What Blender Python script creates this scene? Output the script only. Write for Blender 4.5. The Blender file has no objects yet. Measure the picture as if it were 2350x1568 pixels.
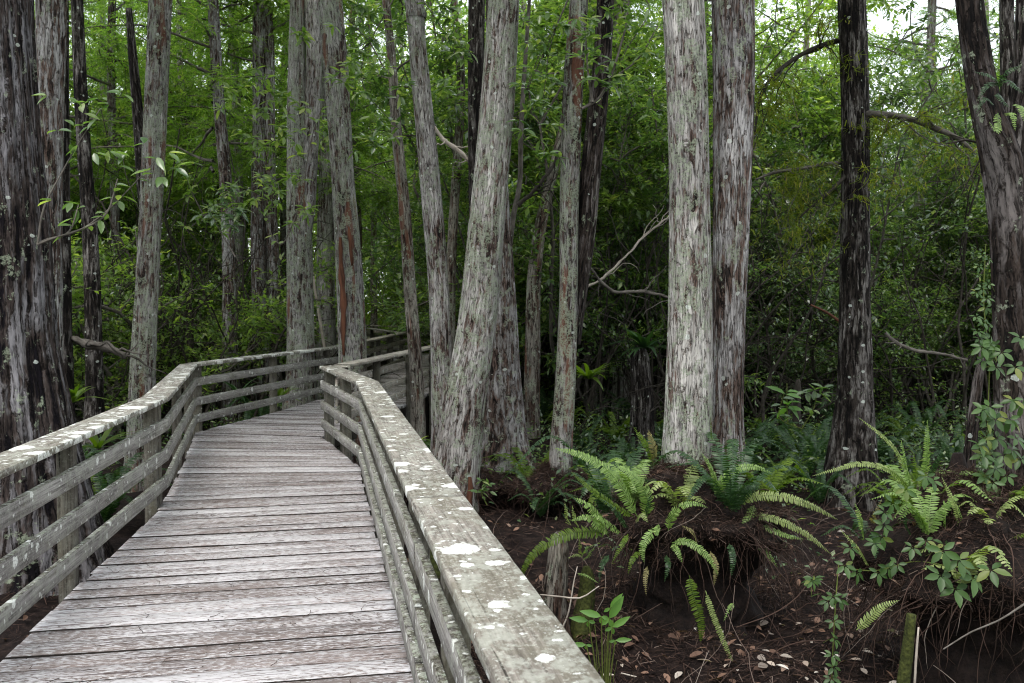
import bpy, math, random
import numpy as np
from mathutils import Vector, noise as mnoise

S = bpy.context.scene
COL = S.collection
# ------------------------------------------------------------------ camera, world, sun, exposure
FPX, CX, CY, HY = 2150.0, 1175.0, 784.0, 698.0      # focal length, centre and horizon row in a 2350 px wide copy of the photo
CAMZ = 1.7
PITCH = math.atan((CY - HY) / FPX)
cam_d = bpy.data.cameras.new('camera'); cam = bpy.data.objects.new('camera', cam_d); COL.objects.link(cam)
cam.location = (0, 0, CAMZ); cam.rotation_euler = (math.pi / 2 - PITCH, 0, 0)
cam_d.sensor_width = 36; cam_d.lens = 36 * FPX / 2350.0
cam_d.clip_start = 0.05; cam_d.clip_end = 600
cam_d.dof.use_dof = True; cam_d.dof.focus_distance = 5.0; cam_d.dof.aperture_fstop = 7.0
S.camera = cam

SUN_EL, SUN_AZ = math.radians(62), math.radians(200)
w = bpy.data.worlds.new('World'); S.world = w; w.use_nodes = True
nt = w.node_tree; bgn = nt.nodes['Background']
sky = nt.nodes.new('ShaderNodeTexSky'); sky.sky_type = 'NISHITA'; sky.sun_disc = False
sky.sun_elevation = SUN_EL; sky.sun_rotation = SUN_AZ; sky.dust_density = 4.0; sky.air_density = 1.0; sky.ozone_density = 0.6
mx = nt.nodes.new('ShaderNodeMix'); mx.data_type = 'RGBA'; mx.inputs[0].default_value = 0.62     # thin overcast whitening the blue
nt.links.new(sky.outputs[0], mx.inputs[6]); mx.inputs[7].default_value = (10.5, 10.8, 11.3, 1)
nt.links.new(mx.outputs[2], bgn.inputs[0]); bgn.inputs[1].default_value = 0.15
sd = bpy.data.lights.new('sun', 'SUN'); sd.energy = 1.2; sd.angle = math.radians(25); sd.color = (1, 0.97, 0.92)
sun = bpy.data.objects.new('sun', sd); COL.objects.link(sun)
_sv = Vector((math.sin(SUN_AZ) * math.cos(SUN_EL), math.cos(SUN_AZ) * math.cos(SUN_EL), math.sin(SUN_EL)))
sun.rotation_euler = _sv.to_track_quat('Z', 'Y').to_euler()
S.view_settings.view_transform = 'Standard'; S.view_settings.look = 'None'
S.view_settings.exposure = 0.9; S.view_settings.gamma = 1.0
S.render.engine = 'CYCLES'
S.cycles.max_bounces = 7; S.cycles.diffuse_bounces = 4; S.cycles.glossy_bounces = 2; S.cycles.transmission_bounces = 4
S.cycles.use_denoising = True; S.cycles.filter_width = 1.1

# ------------------------------------------------------------------ helpers
GZ = -0.8


def at(x, y, Y):
    """world point at distance Y behind pixel (x, y) of the 2350 px wide photo"""
    u, v = x - CX, CY - y
    dx, dy, dz = u, v * math.sin(PITCH) + FPX * math.cos(PITCH), v * math.cos(PITCH) - FPX * math.sin(PITCH)
    return Vector((dx / dy * Y, Y, CAMZ + dz / dy * Y))


def tag(o, label=None, cat=None, group=None, kind=None):
    if label: o['label'] = label
    if cat: o['category'] = cat
    if group: o['group'] = group
    if kind: o['kind'] = kind
    return o


def empty(name, loc=(0, 0, 0), label=None, cat=None, group=None, rz=0.0):
    o = bpy.data.objects.new(name, None); COL.objects.link(o); o.location = loc; o.rotation_euler = (0, 0, rz)
    o.empty_display_size = 0.1
    return tag(o, label, cat, group)


def copy_tree(o, parent=None):
    c = o.copy(); COL.objects.link(c); c.parent = parent
    for ch in [k for k in COL.objects if k.parent == o] if False else list(o.children):
        copy_tree(ch, c)
    return c


class MB:
    def __init__(self):
        self.V = []; self.F4 = []; self.F3 = []; self.A = []; self.n = 0

    def add(self, V, F4=None, F3=None, A=None):
        V = np.asarray(V, dtype=np.float64).reshape(-1, 3)
        self.V.append(V)
        if F4 is not None and len(F4): self.F4.append(np.asarray(F4, dtype=np.int64).reshape(-1, 4) + self.n)
        if F3 is not None and len(F3): self.F3.append(np.asarray(F3, dtype=np.int64).reshape(-1, 3) + self.n)
        self.A.append(V if A is None else np.asarray(A, dtype=np.float64).reshape(-1, 3))
        self.n += len(V)

    def mesh(self, name, mat, smooth=True, origin=(0, 0, 0)):
        V = np.concatenate(self.V) - np.array(origin)[None]
        A = np.concatenate(self.A)
        f4 = np.concatenate(self.F4) if self.F4 else np.zeros((0, 4), int)
        f3 = np.concatenate(self.F3) if self.F3 else np.zeros((0, 3), int)
        me = bpy.data.meshes.new(name)
        me.vertices.add(len(V)); me.vertices.foreach_set('co', V.astype(np.float32).ravel())
        nl = f4.size + f3.size
        me.loops.add(nl); me.loops.foreach_set('vertex_index', np.concatenate([f4.ravel(), f3.ravel()]).astype(np.int32))
        npoly = len(f4) + len(f3)
        me.polygons.add(npoly)
        ls = np.concatenate([np.arange(len(f4)) * 4, f4.size + np.arange(len(f3)) * 3]).astype(np.int32)
        me.polygons.foreach_set('loop_start', ls)
        if smooth: me.polygons.foreach_set('use_smooth', np.ones(npoly, dtype=bool))
        me.update(calc_edges=True)
        at_ = me.attributes.new('bco', 'FLOAT_VECTOR', 'POINT'); at_.data.foreach_set('vector', A.astype(np.float32).ravel())
        me.materials.append(mat)
        return me

    def build(self, name, mat, parent=None, smooth=True, origin=(0, 0, 0)):
        me = self.mesh(name, mat, smooth, origin)
        o = bpy.data.objects.new(name, me); COL.objects.link(o)
        if parent is not None: o.parent = parent
        else: o.location = origin
        return o


def resample(pts, rad, step):
    """Catmull-Rom through pts, one sample per step metres"""
    P = [np.array(p, float) for p in pts]; R = list(rad); N = len(P)
    d = [max(1e-6, np.linalg.norm(P[i + 1] - P[i])) for i in range(N - 1)]
    sl = [(P[i + 1] - P[i]) / d[i] for i in range(N - 1)]
    tg = [sl[0]] + [(sl[i - 1] * d[i] + sl[i] * d[i - 1]) / (d[i] + d[i - 1]) for i in range(1, N - 1)] + [sl[-1]]
    oP, oR = [], []
    for i in range(N - 1):
        n = max(1, int(d[i] / step))
        for k in range(n):
            t = k / n; h = 3 * t * t - 2 * t ** 3
            oP.append(P[i] * (1 - h) + P[i + 1] * h + tg[i] * d[i] * (t ** 3 - 2 * t * t + t) + tg[i + 1] * d[i] * (t ** 3 - t * t))
            oR.append(R[i] + (R[i + 1] - R[i]) * t)
    oP.append(P[-1]); oR.append(R[-1])
    return np.array(oP), np.array(oR)


def tube(mb, pts, rad, sides=6, rfun=None, cap=True, seed=0.0):
    pts = np.asarray(pts, float); rad = np.asarray(rad, float); n = len(pts)
    T = np.gradient(pts, axis=0); T /= np.linalg.norm(T, axis=1)[:, None] + 1e-9
    ref = np.array([1.0, 0, 0]) if abs(T[0][0]) < 0.9 else np.array([0, 1.0, 0])
    N = np.zeros((n, 3)); a = ref - T[0] * ref.dot(T[0]); N[0] = a / np.linalg.norm(a)
    for i in range(1, n):
        a = N[i - 1] - T[i] * N[i - 1].dot(T[i]); N[i] = a / (np.linalg.norm(a) + 1e-9)
    B = np.cross(T, N)
    th = np.linspace(0, 2 * math.pi, sides, endpoint=False)
    s = np.concatenate([[0], np.cumsum(np.linalg.norm(np.diff(pts, axis=0), axis=1))])
    R = np.repeat(rad[:, None], sides, 1)
    if rfun is not None: R = R * rfun(th[None, :], s[:, None])
    V = pts[:, None, :] + R[:, :, None] * (np.cos(th)[None, :, None] * N[:, None, :] + np.sin(th)[None, :, None] * B[:, None, :])
    r0 = float(np.median(rad))
    A = np.stack([np.repeat((np.cos(th) * r0)[None], n, 0) + seed, np.repeat((np.sin(th) * r0)[None], n, 0) + seed * 0.37,
                  np.repeat(s[:, None], sides, 1) + seed * 1.3], 2)
    i = np.arange(n - 1)[:, None] * sides; j = np.arange(sides)[None, :]; j2 = (j + 1) % sides
    F = np.stack([i + j, i + j2, i + sides + j2, i + sides + j], 2).reshape(-1, 4)
    V = V.reshape(-1, 3); A = A.reshape(-1, 3); F3 = None
    if cap:
        c = n * sides
        V = np.vstack([V, pts[-1][None]]); A = np.vstack([A, A[-1][None]])
        F3 = np.stack([(n - 1) * sides + np.arange(sides), (n - 1) * sides + (np.arange(sides) + 1) % sides, np.full(sides, c)], 1)
    mb.add(V, F, F3, A)


def rwalk(rng, p, d, L, n, wob, grav=0.0):
    pts = [np.array(p, float)]; d = np.array(d, float); d /= np.linalg.norm(d)
    for _ in range(n):
        d = d + rng.normal(0, wob, 3); d[2] += grav; d /= np.linalg.norm(d)
        pts.append(pts[-1] + d * L / n)
    return np.array(pts)


def rdir(rng, n):
    v = rng.normal(0, 1, (n, 3)); return v / np.linalg.norm(v, axis=1)[:, None]


TPL = {
    'quad': (np.array([[0, 0, 0], [.42, .5, .06], [1, 0, -.05], [.42, -.5, .06]], float), [[0, 1, 2, 3]], []),
    'needle': (np.array([[0, -.5, 0], [0, .5, 0], [1, .35, -.1], [1, -.35, -.1]], float), [[0, 3, 2, 1]], []),
    'leaf': (np.array([[0, 0, 0], [.25, .38, .07], [.55, .46, .05], [.82, .24, -.02], [1, 0, -.1], [.82, -.24, -.02], [.55, -.46, .05], [.25, -.38, .07],
                       [.25, 0, 0], [.55, 0, -.02], [.82, 0, -.05]], float),
             [[8, 9, 2, 1], [9, 10, 3, 2], [7, 6, 9, 8], [6, 5, 10, 9]], [[0, 8, 1], [0, 7, 8], [10, 4, 3], [5, 4, 10]]),
    'pinna': (np.array([[0, -.3, 0], [0, .5, .0], [.45, .52, .05], [.85, .3, 0], [1, 0, -.05], [.8, -.4, 0], [.4, -.5, .05]], float),
              [[0, 6, 2, 1], [6, 5, 3, 2]], [[5, 4, 3]]),
}


def leaves(mb, pos, d, up, L, W, shape='quad'):
    pos = np.asarray(pos, float); d = np.asarray(d, float); up = np.asarray(up, float); n = len(pos)
    if n == 0: return
    d = d / (np.linalg.norm(d, axis=1)[:, None] + 1e-9)
    side = np.cross(up, d); side /= np.linalg.norm(side, axis=1)[:, None] + 1e-9
    nn = np.cross(d, side)
    tv, q, t = TPL[shape]; L = np.broadcast_to(L, n); W = np.broadcast_to(W, n)
    V = (pos[:, None, :] + (tv[None, :, 0, None] * L[:, None, None]) * d[:, None, :] + (tv[None, :, 1, None] * W[:, None, None]) * side[:, None, :]
         + (tv[None, :, 2, None] * L[:, None, None]) * nn[:, None, :])
    k = len(tv); off = (np.arange(n) * k)[:, None, None]
    F4 = (np.array(q)[None] + off).reshape(-1, 4) if q else None
    F3 = (np.array(t)[None] + off).reshape(-1, 3) if t else None
    A = np.repeat(pos, k, 0)
    A = A + np.tile(np.stack([tv[:, 0], tv[:, 1], tv[:, 2]], 1), (n, 1)) * 0
    mb.add(V.reshape(-1, 3), F4, F3, A)


def board(mb, p0, p1, w, h, out, cut0=0.0, cut1=0.0, ch=0.004, seg=0.12, jit=0.0015, seed=0.0, up=(0, 0, 1), rng=random):
    """a plank: its inner top edge runs p0 -> p1, it reaches w towards out and h down; ends mitred by cut"""
    p0 = np.array(p0, float); p1 = np.array(p1, float); L = np.linalg.norm(p1 - p0); t = (p1 - p0) / L
    o = np.array(out, float); o = o - t * o.dot(t); o /= np.linalg.norm(o); u = np.cross(t, o)
    if u.dot(np.array(up, float)) < 0: u = -u
    n = max(2, int(L / seg) + 1)
    prof = [(ch, 0), (w * .33, 0), (w * .66, 0), (w - ch, 0), (w, -ch), (w, -h + ch), (w - ch, -h), (ch, -h), (0, -h + ch), (0, -ch)]
    V, A = [], []
    for i in range(n):
        f = i / (n - 1)
        wav = rng.uniform(-jit, jit); wav2 = rng.uniform(-jit, jit)
        for (a, b) in prof:
            s0 = cut0 * a; s1 = L + cut1 * a; s = s0 + (s1 - s0) * f
            aa = a + (wav if a > w * .5 else wav2) + rng.uniform(-jit, jit) * .3
            bb = b + rng.uniform(-jit, jit) * .3
            V.append(p0 + t * s + o * aa + u * bb)
            A.append((s + seed * 7.31, a + seed * 3.17, b + seed * 1.7))
    k = len(prof); F = []
    for i in range(n - 1):
        for j in range(k):
            j2 = (j + 1) % k
            F.append((i * k + j, i * k + j2, (i + 1) * k + j2, (i + 1) * k + j))
    V = np.array(V); A = np.array(A)
    c0 = V[:k].mean(0); c1 = V[-k:].mean(0); nv = len(V)
    V = np.vstack([V, c0, c1]); A = np.vstack([A, A[:k].mean(0), A[-k:].mean(0)])
    F3 = [(nv, j, (j + 1) % k) for j in range(k)] + [(nv + 1, (n - 1) * k + (j + 1) % k, (n - 1) * k + j) for j in range(k)]
    mb.add(V, F, F3, A)


# ------------------------------------------------------------------ materials
class NT:
    def __init__(self, name):
        self.m = bpy.data.materials.new(name); self.m.use_nodes = True
        self.t = self.m.node_tree; self.bsdf = self.t.nodes['Principled BSDF']; self.out = self.t.nodes['Material Output']

    def n(self, typ, **kw):
        nd = self.t.nodes.new('ShaderNode' + typ)
        for k, v in kw.items(): setattr(nd, k, v)
        return nd

    def l(self, a, b): self.t.links.new(a, b)

    def attr(self, name='bco'):
        a = self.n('Attribute'); a.attribute_name = name; return a.outputs['Vector']

    def map(self, v, scale=(1, 1, 1), loc=(0, 0, 0)):
        m = self.n('Mapping'); m.inputs['Scale'].default_value = scale; m.inputs['Location'].default_value = loc
        self.l(v, m.inputs['Vector']); return m.outputs[0]

    def noise(self, v, scale, detail=4, rough=.55, dist=0.0, col=False):
        a = self.n('TexNoise'); a.inputs['Scale'].default_value = scale; a.inputs['Detail'].default_value = detail
        a.inputs['Roughness'].default_value = rough; a.inputs['Distortion'].default_value = dist
        self.l(v, a.inputs['Vector']); return a.outputs['Color' if col else 'Fac']

    def vor(self, v, scale, feature='F1', rnd=1.0):
        a = self.n('TexVoronoi'); a.feature = feature; a.inputs['Scale'].default_value = scale; a.inputs['Randomness'].default_value = rnd
        self.l(v, a.inputs['Vector']); return a

    def ramp(self, f, stops, mode='LINEAR'):
        r = self.n('ValToRGB'); r.color_ramp.interpolation = mode
        e = r.color_ramp.elements
        while len(e) < len(stops): e.new(0.5)
        for i, (p, c) in enumerate(stops):
            e[i].position = p; e[i].color = (c[0], c[1], c[2], 1) if isinstance(c, (tuple, list)) else (c, c, c, 1)
        self.l(f, r.inputs[0]); return r.outputs[0]

    def mixc(self, f, a, b, mode='MIX'):
        m = self.n('Mix'); m.data_type = 'RGBA'; m.blend_type = mode
        for s, i in ((f, 0), (a, 6), (b, 7)):
            if isinstance(s, (int, float)): m.inputs[i].default_value = s
            elif isinstance(s, (tuple, list)): m.inputs[i].default_value = (s[0], s[1], s[2], 1)
            else: self.l(s, m.inputs[i])
        return m.outputs[2]

    def math(self, op, a, b=0.0, c=None):
        m = self.n('Math'); m.operation = op
        for s, i in ((a, 0), (b, 1), (c, 2)):
            if s is None: continue
            if isinstance(s, (int, float)): m.inputs[i].default_value = s
            else: self.l(s, m.inputs[i])
        return m.outputs[0]

    def vadd(self, a, b, k):
        s = self.n('VectorMath'); s.operation = 'SCALE'; self.l(b, s.inputs[0]); s.inputs['Scale'].default_value = k
        m = self.n('VectorMath'); m.operation = 'ADD'; self.l(a, m.inputs[0]); self.l(s.outputs[0], m.inputs[1]); return m.outputs[0]

    def bump(self, h, strength=.6, dist=.01, prev=None):
        b = self.n('Bump'); b.inputs['Strength'].default_value = strength; b.inputs['Distance'].default_value = dist
        self.l(h, b.inputs['Height'])
        if prev is not None: self.l(prev, b.inputs['Normal'])
        return b.outputs[0]

    def done(self, col, rough=.85, normal=None, spec=.25):
        if isinstance(col, (tuple, list)): self.bsdf.inputs['Base Color'].default_value = (*col, 1)
        else: self.l(col, self.bsdf.inputs['Base Color'])
        if isinstance(rough, (int, float)): self.bsdf.inputs['Roughness'].default_value = rough
        else: self.l(rough, self.bsdf.inputs['Roughness'])
        self.bsdf.inputs['Specular IOR Level'].default_value = spec
        if normal is not None: self.l(normal, self.bsdf.inputs['Normal'])
        return self.m


def bark(name, pale=(.40, .38, .37), mid=(.22, .20, .19), brown=(.088, .062, .053), dark=(.018, .015, .014), shift=0.0, lichen=.35, lcol=(.235, .27, .20),
         moss=0.0, fs=42.0, stretch=.15, redden=0.0, bump=.014):
    m = NT(name); v = m.attr()
    warp = m.noise(m.map(v, (1, 1, .5)), 9, 2, col=True)
    vw = m.vadd(v, warp, .035)
    a = m.noise(m.map(vw, (1, 1, stretch)), fs, 4, .62, .15)
    b = m.noise(m.map(v, (1, 1, .35)), 4.5, 5, .68)            # patches where the grey skin has flaked away
    vz = m.vadd(vw, m.noise(v, 60, 3, .6, col=True), .010)
    pm = m.map(vz, (1, 1, stretch * .58))
    vo = m.vor(pm, fs * 1.0); ve = m.vor(pm, fs * 1.0, 'DISTANCE_TO_EDGE')
    pc = m.n('SeparateColor'); m.l(vo.outputs['Color'], pc.inputs[0])
    h = m.math('ADD', m.math('MULTIPLY', m.math('SUBTRACT', a, .5), .45), m.math('MULTIPLY', m.math('SUBTRACT', b, .5), .62))
    h = m.math('ADD', h, m.math('MULTIPLY', m.math('SUBTRACT', pc.outputs[0], .5), .17))
    h = m.math('ADD', h, .5 + shift)
    base = m.ramp(h, [(.345, dark), (.405, brown), (.44, tuple(x * 1.5 for x in brown)), (.465, mid), (.56, pale), (.68, tuple(min(1, x * 1.28) for x in pale))])
    base = m.mixc(1.0, base, m.ramp(pc.outputs[1], [(0, .80), (1, 1.15)]), 'MULTIPLY')
    edge = m.ramp(ve.outputs['Distance'], [(.015, 0.0), (.085, 1.0)])
    edge = m.math('MAXIMUM', edge, m.ramp(m.noise(v, 19, 3), [(.44, 0.0), (.58, .9)]))
    base = m.mixc(1.0, base, m.mixc(edge, (.22, .195, .18), (1, 1, 1)), 'MULTIPLY')
    fine = m.noise(m.map(vw, (1, 1, .10)), fs * 2.3, 4, .65)
    base = m.mixc(.85, base, m.ramp(fine, [(.36, .25), (.43, .7), (.49, .97), (.60, 1.05), (.7, 1.2)]), 'MULTIPLY')
    big = m.noise(m.map(v, (1, 1, .5)), 1.3, 2)
    base = m.mixc(.6, base, m.ramp(big, [(.35, (.62, .60, .60)), (.6, (1.12, 1.1, 1.07))]), 'MULTIPLY')
    if redden > 0:
        rm = m.ramp(m.noise(m.map(v, (1, 1, .12), (4, 2, 9)), 7, 3), [(.60 - redden * .1, 0.0), (.66 - redden * .1, 1.0)])
        base = m.mixc(m.math('MULTIPLY', rm, .8), base, (.135, .06, .038))
    ln = m.math('ADD', m.noise(m.map(v, (1, 1, .6), (7, 3, 1)), 14, 5, .65), m.math('MULTIPLY', m.noise(v, 1.7, 2), .35))
    lm = m.ramp(ln, [(.78 - .16 * lichen, 0.0), (.82 - .16 * lichen, 1.0)])
    lm = m.math('MULTIPLY', lm, m.ramp(m.noise(v, 55, 3, .7), [(.42, 0.0), (.5, 1.0)]))
    base = m.mixc(m.math('MULTIPLY', lm, .75), base, m.mixc(m.noise(v, 60, 2), tuple(x * .6 for x in lcol), tuple(min(1, x * 1.5) for x in lcol)))
    sp = m.vor(m.vadd(v, m.noise(v, 25, 2, col=True), .03), 9); wm = m.math('LESS_THAN', m.math('ADD', sp.outputs['Distance'], m.math('MULTIPLY', m.n('SeparateColor').outputs[0], 0)), .16)
    sc = m.n('SeparateColor'); m.l(sp.outputs['Color'], sc.inputs[0])
    wm = m.math('MULTIPLY', wm, m.math('GREATER_THAN', sc.outputs[0], .72))
    base = m.mixc(m.math('MULTIPLY', wm, .7), base, (.50, .54, .50))
    if moss > 0:
        sx = m.n('SeparateXYZ'); m.l(v, sx.inputs[0])
        mm = m.math('SUBTRACT', m.math('ADD', m.noise(v, 7, 4), moss), m.math('MULTIPLY', sx.outputs[2], .42))
        mmr = m.ramp(mm, [(.55, 0.0), (.68, 1.0)])
        base = m.mixc(m.math('MULTIPLY', mmr, .85), base, m.mixc(m.noise(v, 70, 3), (.02, .035, .006), (.10, .13, .02)))
    nb = m.bump(m.math('ADD', m.ramp(h, [(.33, 0.0), (.56, .6)]), m.math('MULTIPLY', edge, .4)), 1.0, bump)
    nb = m.bump(m.math('ADD', m.ramp(fine, [(.36, 0.0), (.5, 1.0)]), m.math('MULTIPLY', lm, .5)), .8, .006, nb)
    return m.done(base, .92, nb, .12)


def leafmat(name, c1, c2, tr=.35, rough=.45, c3=None, spec=.35, tcol=None):
    m = NT(name)
    g = m.n('NewGeometry')
    r = g.outputs['Random Per Island']
    stops = [(0.0, c1), (.85, c2)] + ([(1.0, c3)] if c3 else [])
    col = m.ramp(r, stops)
    m.done(col, rough, None, spec)
    t = m.n('BsdfTranslucent')
    tc = m.mixc(1.0, col, tcol or (1.9, 2.1, .7), 'MULTIPLY'); m.l(tc, t.inputs[0])
    mx = m.n('MixShader'); mx.inputs[0].default_value = tr
    m.l(m.bsdf.outputs[0], mx.inputs[1]); m.l(t.outputs[0], mx.inputs[2]); m.l(mx.outputs[0], m.out.inputs[0])
    return m.m


def deckmat():
    m = NT('weathered_deck_wood'); v = m.attr()     # x along the plank, y across
    isl = m.n('NewGeometry').outputs['Random Per Island']
    grain = m.noise(m.map(v, (.5, 12, 3)), 8, 6, .6, .2)
    base = m.ramp(grain, [(.32, (.085, .068, .066)), (.5, (.205, .178, .168)), (.68, (.295, .262, .25))])
    tone = m.noise(m.map(v, (.35, 1.2, 1)), 2.2, 3)
    base = m.mixc(.7, base, m.ramp(tone, [(.3, (.55, .48, .46)), (.65, (1.2, 1.16, 1.16))]), 'MULTIPLY')
    pl = m.ramp(isl, [(0, .78), (1, 1.12)])
    base = m.mixc(1.0, base, pl, 'MULTIPLY')
    # flakes of pale, bleached surface left between the grain lines
    fl = m.noise(m.map(v, (1, 5, 1)), 26, 4, .6, .3)
    big = m.noise(m.map(v, (.7, 2.0, 1)), 1.7, 3)
    h = m.math('ADD', m.math('ADD', fl, m.math('MULTIPLY', big, .38)), m.math('MULTIPLY', isl, .08))
    fm = m.ramp(h, [(.715, 0.0), (.735, 1.0)])
    base = m.mixc(m.math('MULTIPLY', fm, .9), base, m.mixc(m.noise(v, 40, 2), (.38, .372, .38), (.57, .56, .575)))
    crack = m.ramp(m.noise(m.map(v, (.3, 16, 1)), 6, 3, .6), [(.34, 0.0), (.40, 1.0)])
    base = m.mixc(1.0, base, m.mixc(crack, (.25, .2, .2), (1, 1, 1)), 'MULTIPLY')
    wet = m.ramp(m.noise(m.map(v, (1, 1, 1), (3, 3, 3)), 1.1, 3), [(.62, 0.0), (.72, 1.0)])
    base = m.mixc(m.math('MULTIPLY', wet, .5), base, (.09, .06, .05))
    hh = m.math('ADD', m.math('MULTIPLY', grain, .6), m.math('ADD', m.math('MULTIPLY', fm, .35), m.math('MULTIPLY', crack, .5)))
    return m.done(base, .75, m.bump(hh, .8, .005), .3)


def railmat(name, lichen=1.0, moss=.5, tint=(1, 1, 1), big=True, crust=False):
    m = NT(name); v = m.attr()
    grain = m.noise(m.map(v, (.35, 10, 10)), 9, 6, .6, .15)
    base = m.ramp(grain, [(.3, (.06 * tint[0], .053 * tint[1], .048 * tint[2])), (.5, (.165 * tint[0], .155 * tint[1], .145 * tint[2])), (.72, (.29 * tint[0], .275 * tint[1], .26 * tint[2]))])
    tone = m.noise(m.map(v, (.8, 2, 2)), 2.5, 4)
    base = m.mixc(.8, base, m.ramp(tone, [(.3, (.6, .57, .55)), (.7, (1.3, 1.27, 1.22))]), 'MULTIPLY')
    crack = m.ramp(m.noise(m.map(v, (.22, 14, 14)), 4.0, 3, .5), [(.30, 0.0), (.33, 1.0)])
    base = m.mixc(1.0, base, m.mixc(crack, (.15, .14, .13), (1, 1, 1)), 'MULTIPLY')
    # olive crust
    om = m.noise(m.map(v, (.7, 1, 1), (1, 5, 2)), 6, 6, .7)
    omr = m.ramp(m.math('ADD', om, m.math('MULTIPLY', m.noise(v, 1.3, 2), .5)), [(.80 - .10 * moss, 0.0), (.92 - .10 * moss, 1.0)])
    base = m.mixc(m.math('MULTIPLY', omr, .55), base, m.mixc(m.noise(v, 90, 3), (.05, .043, .032), (.18, .168, .12)))
    if crust:      # growth sits on the narrow upper edges of the boards
        gn = m.n('NewGeometry'); sx = m.n('SeparateXYZ'); m.l(gn.outputs['True Normal'], sx.inputs[0])
        cm = m.math('MULTIPLY', m.math('GREATER_THAN', sx.outputs[2], .5), m.ramp(m.noise(v, 20, 5, .7), [(.36, 0.0), (.50, 1.0)]))
        base = m.mixc(m.math('MULTIPLY', cm, .9), base, m.ramp(m.noise(v, 28, 4, .7), [(.40, (.02, .017, .012)), (.52, (.075, .07, .045)), (.60, (.24, .27, .21))]))
    # speckle crust
    spk = m.ramp(m.noise(v, 60, 5, .75), [(.54, 0.0), (.62, 1.0)])
    base = m.mixc(m.math('MULTIPLY', spk, .55 * lichen), base, (.42, .43, .38))
    ct = m.ramp(m.noise(m.map(v, (.8, 1, 1), (3, 8, 4)), 11, 8, .78), [(.49, 0.0), (.56, 1.0)])
    base = m.mixc(m.math('MULTIPLY', ct, .62 * min(1, lichen)), base, m.mixc(m.noise(v, 70, 3), (.17, .175, .145), (.42, .43, .38)))
    masks = None
    wv = m.vadd(v, m.noise(v, 30, 5, .7, col=True), .05)
    for (sc_, rad, thr, on) in ((5.0, .42, .60, big), (13, .34, .62, True), (34, .32, .66, True)):
        if not on: continue
        vo = m.vor(wv, sc_); sc = m.n('SeparateColor'); m.l(vo.outputs['Color'], sc.inputs[0])
        lim = m.math('MULTIPLY', m.math('SUBTRACT', sc.outputs[0], thr + (1 - lichen) * .25), rad / (1 - thr) * 1.5)
        k = m.math('SMOOTH_MIN', m.math('MULTIPLY', m.math('SUBTRACT', lim, vo.outputs['Distance']), 25.0), 1.0, .1)
        k = m.math('MAXIMUM', k, 0.0)
        masks = k if masks is None else m.math('MAXIMUM', masks, k)
    lc = m.mixc(m.ramp(m.noise(v, 90, 4, .7), [(.30, 0.0), (.55, 1.0)]), (.34, .36, .31), (.66, .67, .64))
    base = m.mixc(m.math('MULTIPLY', m.math('MINIMUM', masks, .95), m.ramp(m.noise(v, 45, 4, .7), [(.36, .45), (.5, 1.0)])), base, lc)
    hh = m.math('ADD', m.math('MULTIPLY', grain, .5), m.math('ADD', m.math('MULTIPLY', crack, .6), m.math('MULTIPLY', masks, .45)))
    nb = m.bump(hh, .8, .004); nb = m.bump(m.noise(v, 160, 3), .35, .002, nb)
    return m.done(base, .88, nb, .2)


def simple(name, c1, c2, scale=8, rough=.9, bump=.01, stretch=(1, 1, 1), detail=5):
    m = NT(name); v = m.map(m.attr(), stretch); f = m.noise(v, scale, detail, .62)
    return m.done(m.ramp(f, [(.32, c1), (.68, c2)]), rough, m.bump(f, .7, bump), .2)


M = {}
M['deck'] = deckmat()
M['cap'] = railmat('lichened_cap_wood', 1.0, .8, (.98, .96, .92))
M['cap2'] = railmat('lichened_left_cap_wood', 1.25, .65, (.98, .96, .94))
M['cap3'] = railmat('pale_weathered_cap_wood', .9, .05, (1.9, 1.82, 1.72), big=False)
M['rail'] = railmat('grey_rail_wood', .8, .05, (1.22, 1.25, 1.32), big=False, crust=True)
M['post'] = railmat('post_wood', .25, .75, (.55, .54, .50), big=False)
M['grime'] = simple('plank_edge_grime', (.008, .007, .006), (.03, .024, .021), 30)
M['beam'] = simple('dark_beam_wood', (.02, .017, .014), (.06, .05, .042), 12, stretch=(1, 1, 1))
M['b_pale'] = bark('pale_bark', pale=(.335, .325, .32), mid=(.215, .198, .19), shift=.025, lichen=.5, moss=.12)
M['b_pale2'] = bark('silver_bark', pale=(.335, .325, .315), mid=(.225, .205, .193), shift=.025, lichen=.75, moss=.35)
M['b_grey'] = bark('grey_bark', pale=(.30, .295, .30), mid=(.155, .14, .135), shift=-.02, lichen=.15, fs=42)
M['b_green'] = bark('lichened_bark', pale=(.29, .285, .275), mid=(.16, .15, .14), shift=.0, lichen=.75, redden=.2)
M['b_dark'] = bark('blackish_bark', pale=(.17, .16, .155), mid=(.055, .048, .045), brown=(.022, .018, .016), dark=(.006, .005, .005), shift=-.065, lichen=-.2, fs=44)
M['b_old'] = bark('ridged_bark', pale=(.19, .185, .20), mid=(.080, .073, .074), brown=(.038, .030, .028), dark=(.005, .004, .006), shift=-.045, lichen=-.1, fs=30, stretch=.06, bump=.035)
M['b_mossy'] = bark('mossy_foot_bark', pale=(.29, .285, .275), mid=(.16, .15, .14), shift=.0, lichen=.75, redden=.2, moss=.42)
M['b_brown'] = bark('brown_bark', pale=(.22, .205, .18), mid=(.12, .10, .085), brown=(.065, .042, .033), shift=.01, lichen=.3, fs=36, redden=.1)
M['b_right'] = bark('dim_brown_bark', pale=(.125, .112, .11), mid=(.055, .046, .043), brown=(.03, .023, .02), dark=(.007, .006, .006), shift=-.05, lichen=-.1, fs=38, stretch=.14)
M['branch'] = simple('branch_bark', (.035, .03, .025), (.15, .135, .12), 20, stretch=(1, 1, .4))
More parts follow.
